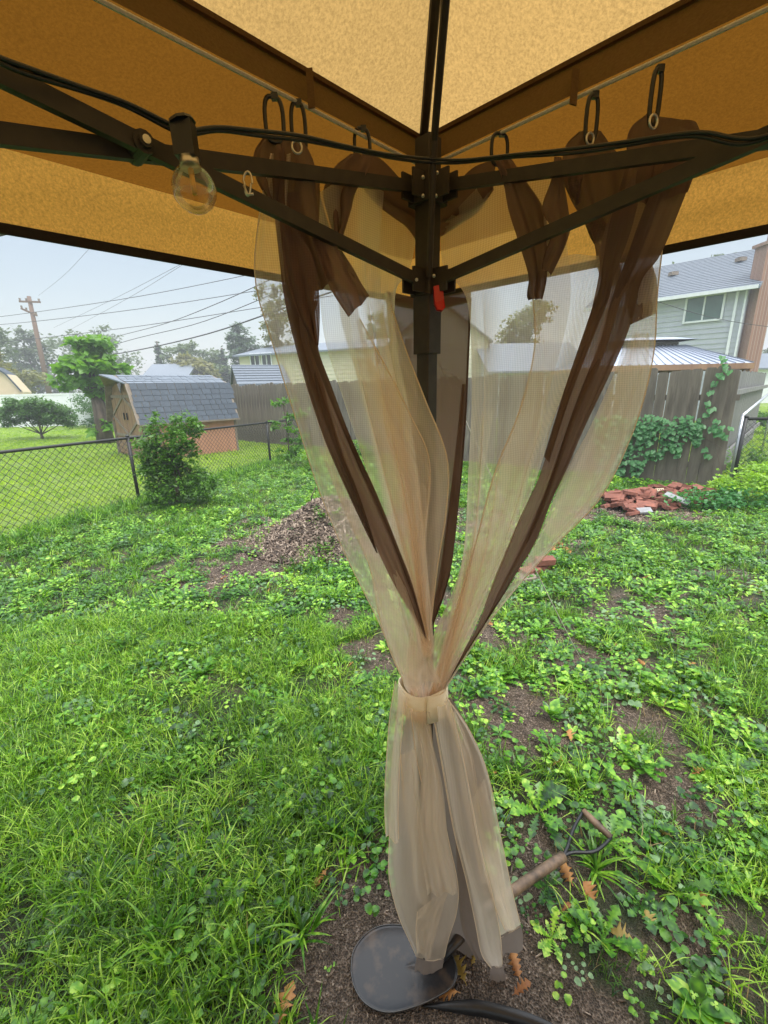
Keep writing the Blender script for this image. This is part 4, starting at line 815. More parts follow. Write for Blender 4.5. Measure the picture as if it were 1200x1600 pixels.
plant(590, 1145, 8, .10, DAND, 'weed', 'small dandelion rosette just left of the skirt of the curtain', 'dandelion')
plant(805, 1210, 12, .12, BL, 'grass2', 'tuft of wide grass behind the curtain skirt', 'grass tuft', .4, 1.2)
plant(478, 1462, 11, .15, BL, 'grass2', 'floppy wide bladed grass tuft left of the shovel blade', 'grass tuft', .5, 1.2)
plant(255, 1480, 12, .17, BL, 'grass2', 'tall wide bladed grass clump in the lower left lawn', 'grass tuft', .7, 1.3)
plant(520, 935, 14, .2, BL, 'grass2', 'bright grass tussock at the edge of the mulch mound', 'grass tuft', .3, 1.1)
plant(860, 1120, 9, .13, OV, 'weed', 'upright leafy weed beside the end of the guy rope', 'weed', .5, 1.2)
def UZ(p, z): return np.array([p[0], p[1], z])
def zat(px, py, Y): return float(AT(px, py, Y)[2])
# ---------------------------------------------------------------- long plank fence
pf = empty('plank_fence', up(UZ(FA, 0), 0), 'weathered grey brown plank fence crossing the back of the yard, vines on its right end', 'fence')
fd = (FB - FA) / np.linalg.norm(FB - FA); FL = np.linalg.norm(FB - FA); fn = np.array([fd[1], -fd[0]])
if fn[1] > 0: fn = -fn
FM = np.array([[fd[0], -fn[0], 0], [fd[1], -fn[1], 0], [0, 0, 1]])
pkm = []
for j in range(6):
    m_ = MB(); wv = .138 + .006 * (j % 3); V = []
    zt = 1.72 + .012 * j
    m_.prism([(-wv / 2, 0, 0), (wv / 2, 0, 0), (wv / 2 + (j - 3) * .001, 0, zt - .03), (wv / 2 - .025, 0, zt), (-wv / 2 + .02, 0, zt - .004 * (j % 2)), (-wv / 2, 0, zt - .03)], (0, 1, 0), .018)
    me = bpy.data.meshes.new('plank'); me.from_pydata(m_.v, [], m_.f); me.materials.append(M['wood_grey']); pkm.append(me)
ang = math.atan2(fd[1], fd[0]); s_ = 0.0; i = 0
while s_ < FL - .02:
    o = bpy.data.objects.new('plank', pkm[i % 6]); col.objects.link(o); o.parent = pf
    o.location = (fd[0] * s_, fd[1] * s_, random.uniform(.0, .03)); o.rotation_euler = (random.uniform(-.01, .01), random.uniform(-.012, .012), ang)
    s_ += .143 + random.choice([0, 0, 0, .003, .014]); i += 1
for z in (.35, 1.35):
    a = FA - fn * .045; b = FB - fn * .045; MB().bar(UZ(a, z), UZ(b, z), .038, .085).build('rail', M['wood_grey'], pf)
for k in range(8):
    p = FA + (FB - FA) * (k / 7) * .985 - fn * .11; MB().box(UZ(p, .86), (.09, .09, 1.72)).build('post', M['wood_grey'], pf)
# second fence of grey boards running away behind the right corner
bf0, bf1 = np.array([5.35, 6.9]), np.array([10.4, 12.2]); bf = empty('board_fence', UZ(bf0, 0), 'pale grey board fence receding at the right edge behind the vine covered fence', 'fence')
bd_ = (bf1 - bf0) / np.linalg.norm(bf1 - bf0); m_ = MB(); m_.box((0, 0, .86), (.135, .018, 1.72)); bme = bpy.data.meshes.new('plank'); bme.from_pydata(m_.v, [], m_.f)
M['wood_pale'] = mat_plain('silvered_wood', (.24, .235, .23), (.14, .135, .13), scale=6, rough=.8, stretch=(1, 1, .1), per=.35, bump=.4); bme.materials.append(M['wood_pale'])
for k in range(46):
    o = bpy.data.objects.new('plank', bme); col.objects.link(o); o.parent = bf; o.location = (bd_[0] * .158 * k, bd_[1] * .158 * k, random.uniform(0, .03)); o.rotation_euler = (0, random.uniform(-.01, .01), math.atan2(bd_[1], bd_[0]))
for z in (.4, 1.4): MB().bar(UZ(bf0, z) + np.array([.05, -.05, 0]), UZ(bf1, z) + np.array([.05, -.05, 0]), .04, .08).build('rail', M['wood_pale'], bf)
# ---------------------------------------------------------------- chain-link fences
def chainlink(A, B, h, label, step=.052, post_k=(), rail='fencepaint', zb=.03, wr=.0016, name='chain_link_fence', h2=None):
    A = np.array(A, float); B = np.array(B, float); t_ = empty(name, UZ(A, 0), label, 'fence'); L_ = np.linalg.norm(B - A); d = (B - A) / L_; n_ = np.array([-d[1], d[0]])
    MB().tube([UZ(A, h), UZ(B, h)], .021, 10).build('top_rail', M[rail], t_, True)
    w_ = MB(); hh = h - zb; s0 = -hh; 
    def wire(p0, z0, p1, z1, of):
        a = UZ(A + d * p0 + n_ * of, z0); b = UZ(A + d * p1 + n_ * of, z1); dd = b - a; dd /= np.linalg.norm(dd); x = np.cross(dd, UZ(n_, 0)) * wr; y = UZ(n_, 0) * wr
        bI = len(w_.v); w_.v += [a + x, a - x * .5 + y, a - x * .5 - y, b + x, b - x * .5 + y, b - x * .5 - y]; w_.f += [(bI, bI + 1, bI + 4, bI + 3), (bI + 1, bI + 2, bI + 5, bI + 4), (bI + 2, bI, bI + 3, bI + 5)]
    s = -hh
    while s < L_:
        a0 = max(s, 0); a1 = min(s + hh, L_)
        if a1 > a0:
            wire(a0, zb + (a0 - s), a1, zb + (a1 - s), .002); wire(a0, h - (a0 - s), a1, h - (a1 - s), -.002)
        s += step * 1.414
    w_.build('wire_mesh', M['fencepaint'], t_)['kind'] = 'stuff'
    MB().tube([UZ(A, zb), UZ(B, zb)], .002, 4).build('tension_wire', M['fencepaint'], t_)
    for k in post_k:
        p = A + d * k; pm = MB(); pm.tube([UZ(p, 0), UZ(p, h + .01)], .024, 10); pm.build('post', M['fencepaint'], t_, True)
        MB().ball(UZ(p, h + .03), .03, 10, 6, (1, 1, .7)).build('post_cap', M['fencepaint'], t_, True)
    if h2:
        for o_ in [c_ for c_ in col.objects if c_.parent == t_]:
            for v_ in o_.data.vertices:
                s_ = np.dot(np.array(v_.co[:2]) - A, d) / L_; v_.co.z *= 1 + (h2 / h - 1) * s_
    return t_
cl = CLB - CLA; L_ = np.linalg.norm(cl); dcl = cl / L_
kp = np.dot(G(225, 785)[:2] - CLA, dcl); print('post k', kp, 'offset', G(225, 785)[:2] - CLA - dcl * kp, 'railz', zat(212, 688, (CLA + dcl * kp)[1]))
HCL = 1.045
chainlink(CLA, CLB, HCL, 'black chain-link fence dividing the left side of the lawn', .066, (kp - 3.0, kp, kp + 3.55, L_), rail='fencepaint', wr=.0034, h2=.87)
ga = np.array([5.13, 6.2]); chainlink(ga, (8.6, 5.2), 1.06, 'black chain-link fence at the right edge beyond the vine covered planks', .055, (0, 2.9), wr=.0022)
gv = empty('galvanised_rail_fence', UZ(ga + np.array([.03, .1]), 0), 'shiny galvanised top rail with thin posts beside the pale board fence', 'fence')
ge_ = AT(1212, 606, 9.5)
MB().tube([UZ(ga + np.array([.03, .1]), 1.1), (UZ(ga + np.array([.03, .1]), 1.1) + ge_) / 2, ge_], .022, 10).build('top_rail', M['galv'], gv, True)
for p in (ga + np.array([.03, .1]), ge_[:2]): MB().tube([UZ(p, 0), UZ(p, 1.1 if p[1] < 8 else ge_[2])], .02, 8).build('post', M['galv'], gv, True)
# ---------------------------------------------------------------- foliage builder
def tree(name, label, cat, base, blobs, leaf, nleaf, lsz, trunk=None, group=None, bark='bark', droop=0.0, flat=.6, limbs=True):
    """blobs: (dx, dy, z, rx, ry, rz) clumps of the crown; trunk: (radius, height)"""
    t_ = empty(name, base, label, cat, group); base = np.array(base, float)
    vol = np.array([b[3] * b[4] * b[5] for b in blobs]) ** .7; cnt = (nleaf * vol / vol.sum()).astype(int); PP = []
    for b, n in zip(blobs, cnt):
        sub = max(4, n // 40); sc_ = rng.normal(size=(sub, 3)); sc_ /= np.linalg.norm(sc_, axis=1)[:, None]; sc_ *= (rng.uniform(.25, 1, sub) ** .45)[:, None]
        idx = rng.integers(0, sub, n); q = sc_[idx] + rng.normal(0, .16, (n, 3)); PP.append(np.array(b[:3]) + q * np.array(b[3:6]))
    P = np.concatenate(PP) + base; n = len(P); P[:, 2] = np.maximum(P[:, 2], .02)
    az = rng.uniform(0, 6.283, n); pt = rng.normal(-.2 - droop, .45, n); rl = rng.normal(0, .6, n); sz = lsz * rng.uniform(.55, 1.3, n)
    d = np.stack([np.cos(az) * np.cos(pt), np.sin(az) * np.cos(pt), np.sin(pt)], 1); s = np.stack([-np.sin(az), np.cos(az), np.zeros(n)], 1); u = np.cross(d, s)
    s = s * np.cos(rl)[:, None] + u * np.sin(rl)[:, None]; u = np.cross(s, d)
    k = sz[:, None]; V = np.stack([P, P + d * k * .45 + s * k * flat * .5 + u * k * .06, P + d * k, P + d * k * .45 - s * k * flat * .5 + u * k * .06], 1).reshape(-1, 3)
    i = np.arange(n)[:, None] * 4; F2 = np.concatenate([i, i + 1, i + 2, i + 3], 1)
    o = mesh('foliage', V, F2, M[leaf], t_); o['kind'] = 'stuff'
    if trunk:
        r_, h_ = trunk; tb = MB(); tb.tube([base + np.array([0, 0, -.02]), base + np.array([.02, 0, h_ * .5]) * 1, base + np.array([-.02, .01, h_])], [r_ * 1.25, r_, r_ * .75], 9)
        if limbs:
            for b in blobs:
                e_ = base + np.array(b[:3]); tb.tube([base + np.array([0, 0, h_ * random.uniform(.7, .98)]), base + np.array([b[0] * .45, b[1] * .45, h_ + (b[2] - h_) * .35]), e_], [r_ * .5, r_ * .3, r_ * .1], 6)
        tb.build('trunk', M[bark], t_, True)
    return t_
def pixtree(name, label, cat, px, pyb, pyt, Y, wpx, leaf, nleaf, lsz, nb=9, group=None, trunkf=.35, tr=.12, shape='round', gz_=0.0, flat=.6):
    """crown given by where it stands (px), how wide and how high it is at distance Y"""
    X = AT(px, 605, Y)[0]; zt = zat(px, pyt, Y); zb = max(zat(px, pyb, Y), 0.05); w2 = wpx / 704 * Y / 2; bl = []
    for k in range(nb):
        f = (k + .5) / nb; z = zb + (zt - zb) * (f * .86 + .08)
        if shape == 'round': rr = w2 * math.sqrt(max(.1, 1 - (2 * f - 1) ** 2 * .8))
        elif shape == 'cone': rr = w2 * (1.05 - f)
        else: rr = w2 * (.6 + .4 * math.sin(f * 3.1))
        q = random.uniform(0, 6.283); off = rr * random.uniform(.25, .62) if shape != 'cone' else rr * .15
        hr = (zt - zb) / nb * (1.3 if shape != 'cone' else .55)
        bl.append((off * math.cos(q), off * math.sin(q) * .6, z, rr * .62, rr * .62, max(hr, rr * .32 if shape != 'cone' else hr)))
    return tree(name, label, cat, (X, Y, 0), bl, leaf, nleaf, lsz, (tr, zb + (zt - zb) * (.55 if shape != 'cone' else .95)), group, flat=flat)
# bush in front of the chain-link fence
p = G(284, 788)
tree('bush', 'tall leafy green bush growing against the chain-link fence post', 'bush', (p[0], p[1] - .1, 0), [(random.uniform(-.42, .46) * (1.1 - z * .38), random.uniform(-.15, .15), z, random.uniform(.14, .24), .2, random.uniform(.16, .26)) for z in np.linspace(.12, 1.16, 22)] + [(-.14, 0, 1.27, .05, .05, .12), (.12, 0, 1.3, .05, .05, .12), (.0, 0, .35, .42, .3, .3)], 'bush_leaf', 9500, .062, (.03, .7), flat=.5)
# round spreading shrub on the neighbour's lawn
p = G(66, 686)
tree('round_shrub', 'spreading round shrub with dark open base on the neighbour lawn', 'shrub', (p[0], p[1], 0), [(-.75, 0, .95, .6, .5, .35), (0, 0, 1.1, .75, .6, .4), (.7, 0, .95, .6, .5, .38), (-.35, -.3, 1.25, .5, .4, .25), (.35, -.3, 1.25, .55, .4, .25), (0, .3, .8, .6, .5, .3), (-1.15, 0, .75, .3, .3, .25), (1.15, 0, .75, .3, .3, .3)], 'shrub_leaf', 13000, .11, (.05, .2), flat=.45)
# catalpa with big bright leaves and a stout trunk
p = G(166, 692); cb0 = (p[0], p[1], 0)
tree('catalpa_tree', 'stout low tree with large bright lime green leaves beside the shed', 'tree', cb0, [(-.2, 0, 2.9, .75, .6, .45), (.35, 0, 2.75, .7, .6, .5), (-.55, 0, 2.4, .6, .5, .4), (.65, 0, 2.3, .55, .5, .4), (0, -.2, 2.3, .7, .5, .4), (-1.05, 0, 1.95, .35, .3, .18), (-.3, 0, 1.85, .5, .4, .25), (.3, 0, 1.85, .45, .4, .25), (0, 0, 3.2, .5, .4, .22), (-.15, -.1, .45, .28, .25, .28), (.3, -.1, .7, .18, .18, .2)], 'catalpa_leaf', 2600, .26, (.22, 1.7), flat=.75, droop=.25)
# saplings and weeds by the corner of the fence
p = G(452, 722)
tree('sapling', 'thin sapling with bright fronds where the chain-link fence meets the curtain', 'sapling', (p[0], p[1], 0), [(0, 0, .3, .3, .3, .22), (.1, 0, .6, .3, .25, .15), (-.15, 0, .85, .25, .2, .1), (.15, 0, 1.1, .25, .2, .1), (-.1, 0, 1.35, .28, .2, .07)], 'catalpa_leaf', 900, .12, (.015, 1.3), flat=.4)
for px, py, h_, n, w__ in ((470, 735, .35, 900, 'beside the thin sapling'), (500, 728, .4, 900, 'just behind the left edge of the netting'), (545, 715, .5, 900, 'behind the brown hem of the left netting')):
    p = G(px, py); tree('weed_clump', 'dark green weeds at the far lawn edge ' + w__, 'weeds', (p[0], p[1], 0), [(0, 0, h_ * .4, .45, .35, h_ * .5), (.3, 0, h_ * .3, .35, .3, h_ * .4)], 'bush_leaf', n, .06, None, 'weedy clumps at the far edge of the lawn')
for px, py, h_, w2, lab in ((1175, 785, .6, .45, 'tangled weeds in front of the right chain-link fence'), (1190, 760, .9, .6, 'taller light green weeds at the right edge behind the chain-link')):
    p = G(px, py); tree('weed_clump', lab, 'weeds', (p[0], p[1], 0), [(0, 0, h_ * .4, w2, .4, h_ * .45), (.3, .1, h_ * .55, w2 * .7, .3, h_ * .4), (-.35, 0, h_ * .25, w2 * .6, .3, h_ * .3)], 'bush_leaf' if px == 1175 else 'shrub_leaf', 2600, .06, None)
p = G(1060, 795); tree('weed_clump', 'low ground ivy in front of the right end of the brick pile', 'weeds', (p[0] + .25, p[1], 0), [(0, 0, .1, .6, .22, .14), (.5, 0, .12, .4, .25, .16)], 'vine_leaf', 1300, .06, None)
# vine on the planks: leaves pressed to the front of the fence
vt = empty('vine', UZ(FB - fd * 1.2, 0), 'green vine creeping over the middle of the weathered plank fence', 'vine')
V = []; Fc = []; q0 = []
def fence_pt(px, py):
    d = ray(px, py); nn = UZ(-fn, 0); return EYE + d * np.dot(UZ(FA + fn * .03, 0) - EYE, nn) / np.dot(d, nn)
def vleaf(px, py, sz):
    p = fence_pt(px, py) + UZ(fn, 0) * random.uniform(.0, .09); b = len(V); r_ = UZ(fd, 0); nrm = UZ(fn, 0) * .8 + np.array([0, 0, .55]) + r_ * random.uniform(-.4, .4); nrm /= np.linalg.norm(nrm)
    a = random.uniform(-.7, .7); dn = -np.array([0, 0, 1.0]) * math.cos(a) + r_ * math.sin(a); dn -= nrm * np.dot(dn, nrm); dn /= np.linalg.norm(dn); sd_ = np.cross(nrm, dn)
    for x, y in ((-.05, 0), (-.25, .45), (.25, .55), (.6, .3), (1, 0), (.6, -.3), (.25, -.55), (-.25, -.45)): V.append(p + dn * x * sz + sd_ * y * sz - nrm * abs(y) * sz * .18)
    Fc.append((b, b + 1, b + 2, b + 3, b + 4)); Fc.append((b, b + 4, b + 5, b + 6, b + 7))
n = 0
while n < 820:
    px = random.uniform(930, 1130); py = random.uniform(648, 745)
    top = 650 + (4 * math.sin(px * .11)); bot = 742 - max(0, (px - 985)) * .52 - 10 * math.sin(px * .2)
    if px > 1095: bot = min(bot, 690); top = 662
    if py < top or py > bot: continue
    if random.random() > .35 + .65 * (vnoise(px, py, .09, 2) > .42): continue
    vleaf(px, py, random.uniform(.035, .075)); n += 1
for px, py in ((1110, 612), (1118, 598), (1127, 585), (1134, 572), (1137, 580), (1106, 630), (1112, 640), (1104, 646), (1120, 655), (1080, 672), (1100, 700), (1106, 712), (1090, 690), (1130, 560), (1115, 668), (1128, 676), (1140, 668), (1134, 682)):
    for q in range(2): vleaf(px + random.uniform(-3, 3), py + random.uniform(-3, 3), random.uniform(.06, .085))
vo = mesh('vine_leaves', V, Fc, M['vine_leaf'], vt); vo['kind'] = 'stuff'
for a in ([(1128, 745), (1118, 690), (1108, 640), (1116, 600), (1134, 566)], [(1128, 700), (1080, 672), (1030, 662), (980, 660)], [(960, 740), (975, 700), (1010, 668)]):
    MB().tube([fence_pt(*p_) + UZ(fn, 0) * .02 for p_ in a], .004, 5).build('stem', M['bark'], vt)
# ---------------------------------------------------------------- broken bricks against the fence
bc = G(1010, 780)
def brick(px, py, z, dims, rz, tilt, m, label, group=None, name='brick', holes=False):
    p = G(px, py, z); m_ = MB(); a, b_, c_ = dims; k = random.uniform(-.2, .1)
    poly = [(-a / 2, -b_ / 2, -c_ / 2), (a / 2 * random.uniform(.7, 1), -b_ / 2, -c_ / 2), (a / 2, b_ / 2 * random.uniform(.2, 1), -c_ / 2), (a / 2 * random.uniform(.5, .9), b_ / 2, -c_ / 2), (-a / 2 * random.uniform(.8, 1), b_ / 2, -c_ / 2)]
    m_.prism(poly, (0, 0, 1), c_); o = mesh(name, m_.v, m_.f, M[m], None); o.location = [float(v) for v in p]; o.rotation_euler = (tilt[0], tilt[1], rz); tag(o, label, 'brick' if name == 'brick' else 'slab', group); return o
for q in range(170):
    u = random.random(); px = 945 + 172 * u + random.uniform(-4, 4); lay = random.random(); py = 799 - lay * 35 + 4 * math.sin(u * 9) - (6 if u > .6 else 0)
    if u > .72 and lay < .35: continue
    if u < .12 and lay < .2: continue
    z = .03 + lay * .17 * random.uniform(.3, 1.1)
    brick(px, py, z, (random.uniform(.08, .2), random.uniform(.06, .11), random.uniform(.025, .06)), random.uniform(-1, 1), (random.uniform(-.5, .5), random.uniform(-.35, .35)), 'brick', 'broken red brick ' + ('low' if lay < .33 else 'halfway up' if lay < .66 else 'high') + ' in the ' + ('left end' if u < .33 else 'middle' if u < .66 else 'right end') + ' of the rubble pile', 'broken bricks piled against the plank fence')
brick(999, 772, .17, (.30, .17, .035), .2, (.75, -.05), 'brick', 'largest flat red brick tile leaning in the middle of the rubble pile')
brick(1008, 788, .09, (.22, .12, .03), -.3, (.3, .1), 'brick', 'flat pinkish red brick low in front of the rubble pile')
brick(1008, 798, .05, (.19, .10, .03), .1, (.35, 0), 'slab', 'small grey wedge of slab at the front edge of the brick pile', None, 'slab')
o = brick(1058, 779, .15, (.30, .075, .025), -.95, (.5, .25), 'slab', 'long narrow grey slab leaning on the right of the brick pile', None, 'slab')
brick(1108, 772, .06, (.26, .07, .04), -.45, (.3, .1), 'brick', 'lone red brick with white mortar at the far right of the pile')
bh = brick(1030, 767, .16, (.13, .06, .035), .1, (.9, 0), 'beige', 'pale perforated brick near the top of the rubble pile')
for i in range(4):
    for j in range(2):
        q = MB(); q.box(((i - 1.5) * .028 - .004, (j - .5) * .025 - .003, .0185), (.016, .014, .003)); q.build('hole', M['black'], bh, world=False)
for (px, py, z, d_, rz), nm_ in zip(((828, 893, .03, (.20, .10, .055), .5), (842, 886, .03, (.20, .10, .055), .4), (852, 876, .09, (.2, .1, .05), .2)), ('nearest brick', 'middle brick', 'uppermost brick')):
    brick(px, py, z, d_, rz, (0.05, .05), 'brick', nm_ + ' of the small stack on the lawn right of the curtain', 'bricks stacked on the lawn')
brick(820, 902, .02, (.2, .14, .03), .3, (0, 0), 'trim', 'tan stepping stone lying beside the small brick stack', None, 'slab')
# stem sticking out of the mulch mound
tag(MB().tube([G(485, 800, .1), AT(487, 775, 4.9), AT(493, 762, 4.9)], .006, 5).build('dead_stem', M['bark'], None), 'bare dead stem sticking up from the mulch mound', 'stem')
# ---------------------------------------------------------------- garden shed with gambrel roof
SN = np.array([-5.62, 10.45]); sx = np.array([.69, .724]); sx /= np.linalg.norm(sx); sg_ = np.array([-sx[1], sx[0]]); SL, SW = 2.3, 2.3
sd_ = empty('garden_shed', UZ(SN, 0), 'small barn shaped wooden shed with slate shingle roof and plank doors', 'shed')
def SP(a, b, z): q = SN + sx * a + sg_ * b; return np.array([q[0], q[1], z])
ZE, ZB, ZR, BI = .92, 1.80, 2.02, .34
MB().prism([SP(0, 0, 0), SP(SL, 0, 0), SP(SL, 0, ZE + .05), SP(0, 0, ZE + .05)], UZ(sg_, 0), .03).build('side_wall', M['wood_red'], sd_)
MB().prism([SP(0, SW - .03, 0), SP(SL, SW - .03, 0), SP(SL, SW - .03, ZE + .05), SP(0, SW - .03, ZE + .05)], UZ(sg_, 0), .03).build('side_wall', M['wood_red'], sd_)
gp_ = lambda a: [SP(a, .03, 0), SP(a, SW - .03, 0), SP(a, SW - .03, ZE), SP(a, SW - BI, ZB - .05), SP(a, SW / 2, ZR - .05), SP(a, BI, ZB - .05), SP(a, .03, ZE)]
MB().prism(gp_(.02), UZ(sx, 0), .03).build('gable_wall', M['wood_brown'], sd_); MB().prism(gp_(SL - .05), UZ(sx, 0), .03).build('gable_wall', M['wood_brown'], sd_)
# doors of vertical boards on the gable end
for dd in (0, 1):
    dr = None; b0 = .16 + dd * (SW - .32) / 2; bw = (SW - .32) / 2 - .02; nb = 6
    fr = MB(); fr.bar(SP(-.022, b0, .55), SP(-.022, b0 + bw, .55), .02, .07); fr.bar(SP(-.022, b0, 1.52), SP(-.022, b0 + bw, 1.52), .02, .07)
    fr.bar(SP(-.024, b0 + (.02 if dd else bw - .02), .58), SP(-.024, b0 + (bw if dd else 0), 1.02), .02, .06); fr.bar(SP(-.024, b0 + (.02 if dd else bw - .02), 1.5), SP(-.024, b0 + (bw if dd else 0), 1.06), .02, .06)
    dr = fr.build('door', M['trim'], sd_)
    for k in range(nb):
        c_ = b0 + bw * (k + .5) / nb; top = 1.62 if 0 else min(1.62, ZE + (c_ if c_ < SW / 2 else SW - c_) * (ZB - ZE) / BI - .15)
        MB().prism([SP(0.0, c_ - bw / nb * .46, .06), SP(0, c_ + bw / nb * .46, .06), SP(0, c_ + bw / nb * .46, top), SP(0, c_ - bw / nb * .46, top)], -UZ(sx, 0), .014).build('board', M['wood_brown'], dr)
    MB().bar(SP(-.03, b0 + (bw - .1 if not dd else .1), .95), SP(-.03, b0 + (bw - .1 if not dd else .1), 1.12), .03, .03, up=UZ(sx, 0)).build('handle', M['black'], dr)
vv = MB(); vv.prism([SP(-.03, SW / 2 - .22, ZR - .08), SP(-.03, SW / 2 + .22, ZR - .08), SP(-.03, SW / 2, ZR - .42)], -UZ(sx, 0), .02); vv.build('gable_vent', M['dglass'], sd_)
for b_ in (0.02, SW - .02): MB().bar(SP(-.01, b_, 0), SP(-.01, b_, ZE), .05, .05, up=UZ(sx, 0)).build('corner_trim', M['trim'], sd_)
MB().bar(SP(SL, 0, 0), SP(SL, 0, ZE), .05, .05, up=UZ(sx, 0)).build('corner_trim', M['trim'], sd_)
rf = MB(); oh = .14; A1 = SP(-oh, -.10, ZE - .06)
def slope(p0, p1, a0, a1, t=.02):
    """roof deck between two section points (b, z)"""
    return [SP(a0, *p0), SP(a1, *p0), SP(a1, *p1), SP(a0, *p1)]
secs = [((-.10, ZE - .05), (BI - .03, ZB)), ((BI - .03, ZB), (SW / 2, ZR)), ((SW + .10, ZE - .05), (SW - BI + .03, ZB)), ((SW - BI + .03, ZB), (SW / 2, ZR))]
for k, (p0, p1) in enumerate(secs):
    q = slope(p0, p1, -oh, SL + .1); nn = np.cross(q[1] - q[0], q[3] - q[0]); nn = -nn if nn[2] > 0 else nn
    rf.prism(q, nn, .02)
rfo = rf.build('roof', M['trim'], sd_)
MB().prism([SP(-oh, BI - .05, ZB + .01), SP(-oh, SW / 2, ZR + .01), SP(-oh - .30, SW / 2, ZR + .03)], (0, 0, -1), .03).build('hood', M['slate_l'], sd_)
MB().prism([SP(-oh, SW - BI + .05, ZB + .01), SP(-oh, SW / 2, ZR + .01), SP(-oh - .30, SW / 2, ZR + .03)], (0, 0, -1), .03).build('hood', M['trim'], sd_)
shm = []
for w_ in (.16, .2, .24):
    for dz in (.0, .012): m_ = MB(); m_.box((0, .0, 0), (w_ - .012, .175 - dz, .009)); me = bpy.data.meshes.new('shingle'); me.from_pydata(m_.v, [], m_.f); shm.append((w_, me))
MBs = {}
def shingles(p0, p1, rows, matn, a0=-oh, a1=SL + .1):
    P0 = SP(0, *p0); P1 = SP(0, *p1); u_ = (P1 - P0); Lr = np.linalg.norm(u_); u_ /= Lr; sx3 = UZ(sx, 0); nn = np.cross(sx3, u_); nn = nn if nn[2] > 0 else -nn
    for r_ in range(rows):
        a = a0 + random.uniform(0, .06)
        while a < a1 - .08:
            w_, me = random.choice(shm); w_ = min(w_, a1 - a)
            if (me, matn) not in MBs: m2 = me.copy(); m2.materials.append(M[matn]); MBs[(me, matn)] = m2
            c_ = P0 + sx3 * (a + w_ / 2) + u_ * ((r_ + .5) * Lr / rows) + nn * (.012 + random.uniform(0, .004))
            o = bpy.data.objects.new('shingle', MBs[(me, matn)]); col.objects.link(o); o.parent = rfo
            Mx = Matrix((( sx3[0], u_[0], nn[0]), (sx3[1], u_[1], nn[1]), (sx3[2], u_[2], nn[2]))).to_4x4() @ Matrix.Rotation(-.05, 4, 'X'); Mx.translation = Vector([float(v) for v in c_]); o.matrix_local = Mx
            a += w_
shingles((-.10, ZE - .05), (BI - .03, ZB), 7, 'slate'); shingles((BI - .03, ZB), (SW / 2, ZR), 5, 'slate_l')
MB().bar(SP(-oh - .01, -.11, ZE - .06), SP(SL + .11, -.11, ZE - .06), .03, .04).build('eave_trim', M['trim'], sd_)
MB().bar(SP(-oh - .01, -.1, ZE - .04), SP(-oh - .01, BI - .03, ZB), .03, .05, up=UZ(sx, 0)).build('rake_trim', M['trim'], sd_)
# ---------------------------------------------------------------- houses
def house(name, label, cat, corner0, ax, L_, W_, ze, zr, wall, roofm, oh=.3, gable_axis=0, laps=0, pitch_rows=0, group=None):
    """box with a pitched roof; ax = direction of the front wall seen by the camera, depth goes away from it; ridge runs along the front wall (0) or away (1)"""
    c0 = np.array(corner0, float); ax = np.array(ax, float); ax /= np.linalg.norm(ax); ay = np.array([-ax[1], ax[0]]); 
    if ay[1] < 0: ay = -ay
    t_ = empty(name, UZ(c0, 0), label, cat, group); Pp = lambda a, b, z: UZ(c0 + ax * a + ay * b, z)
    wl = MB()
    if gable_axis == 0:
        wl.prism([Pp(0, 0, 0), Pp(0, W_, 0), Pp(0, W_, ze), Pp(0, W_ / 2, zr - .05), Pp(0, 0, ze)], UZ(ax, 0), L_)
    else:
        wl.prism([Pp(0, 0, 0), Pp(L_, 0, 0), Pp(L_, 0, ze), Pp(L_ / 2, 0, zr - .05), Pp(0, 0, ze)], UZ(ay, 0), W_)
    wl.build('wall', M[wall], t_); rf_ = MB()
    if gable_axis == 0:
        s = (zr - ze) / (W_ / 2)
        for q in ([Pp(-oh, -oh, ze - oh * s), Pp(L_ + oh, -oh, ze - oh * s), Pp(L_ + oh, W_ / 2, zr), Pp(-oh, W_ / 2, zr)], [Pp(-oh, W_ + oh, ze - oh * s), Pp(L_ + oh, W_ + oh, ze - oh * s), Pp(L_ + oh, W_ / 2, zr), Pp(-oh, W_ / 2, zr)]): rf_.prism(q, (0, 0, 1), .10)
    else:
        s = (zr - ze) / (L_ / 2)
        for q in ([Pp(-oh, -oh, ze - oh * s), Pp(-oh, W_ + oh, ze - oh * s), Pp(L_ / 2, W_ + oh, zr), Pp(L_ / 2, -oh, zr)], [Pp(L_ + oh, -oh, ze - oh * s), Pp(L_ + oh, W_ + oh, ze - oh * s), Pp(L_ / 2, W_ + oh, zr), Pp(L_ / 2, -oh, zr)]): rf_.prism(q, (0, 0, 1), .10)
    r_ = rf_.build('roof', M[roofm], t_)
    if laps:
        lp = MB(); z = .3
        while z < ze: lp.bar(Pp(0, -.012, z), Pp(L_, -.012, z), .016, .022); z += laps
        lp.build('siding_laps', M[wall], t_)['kind'] = 'stuff'
    return t_, Pp, r_
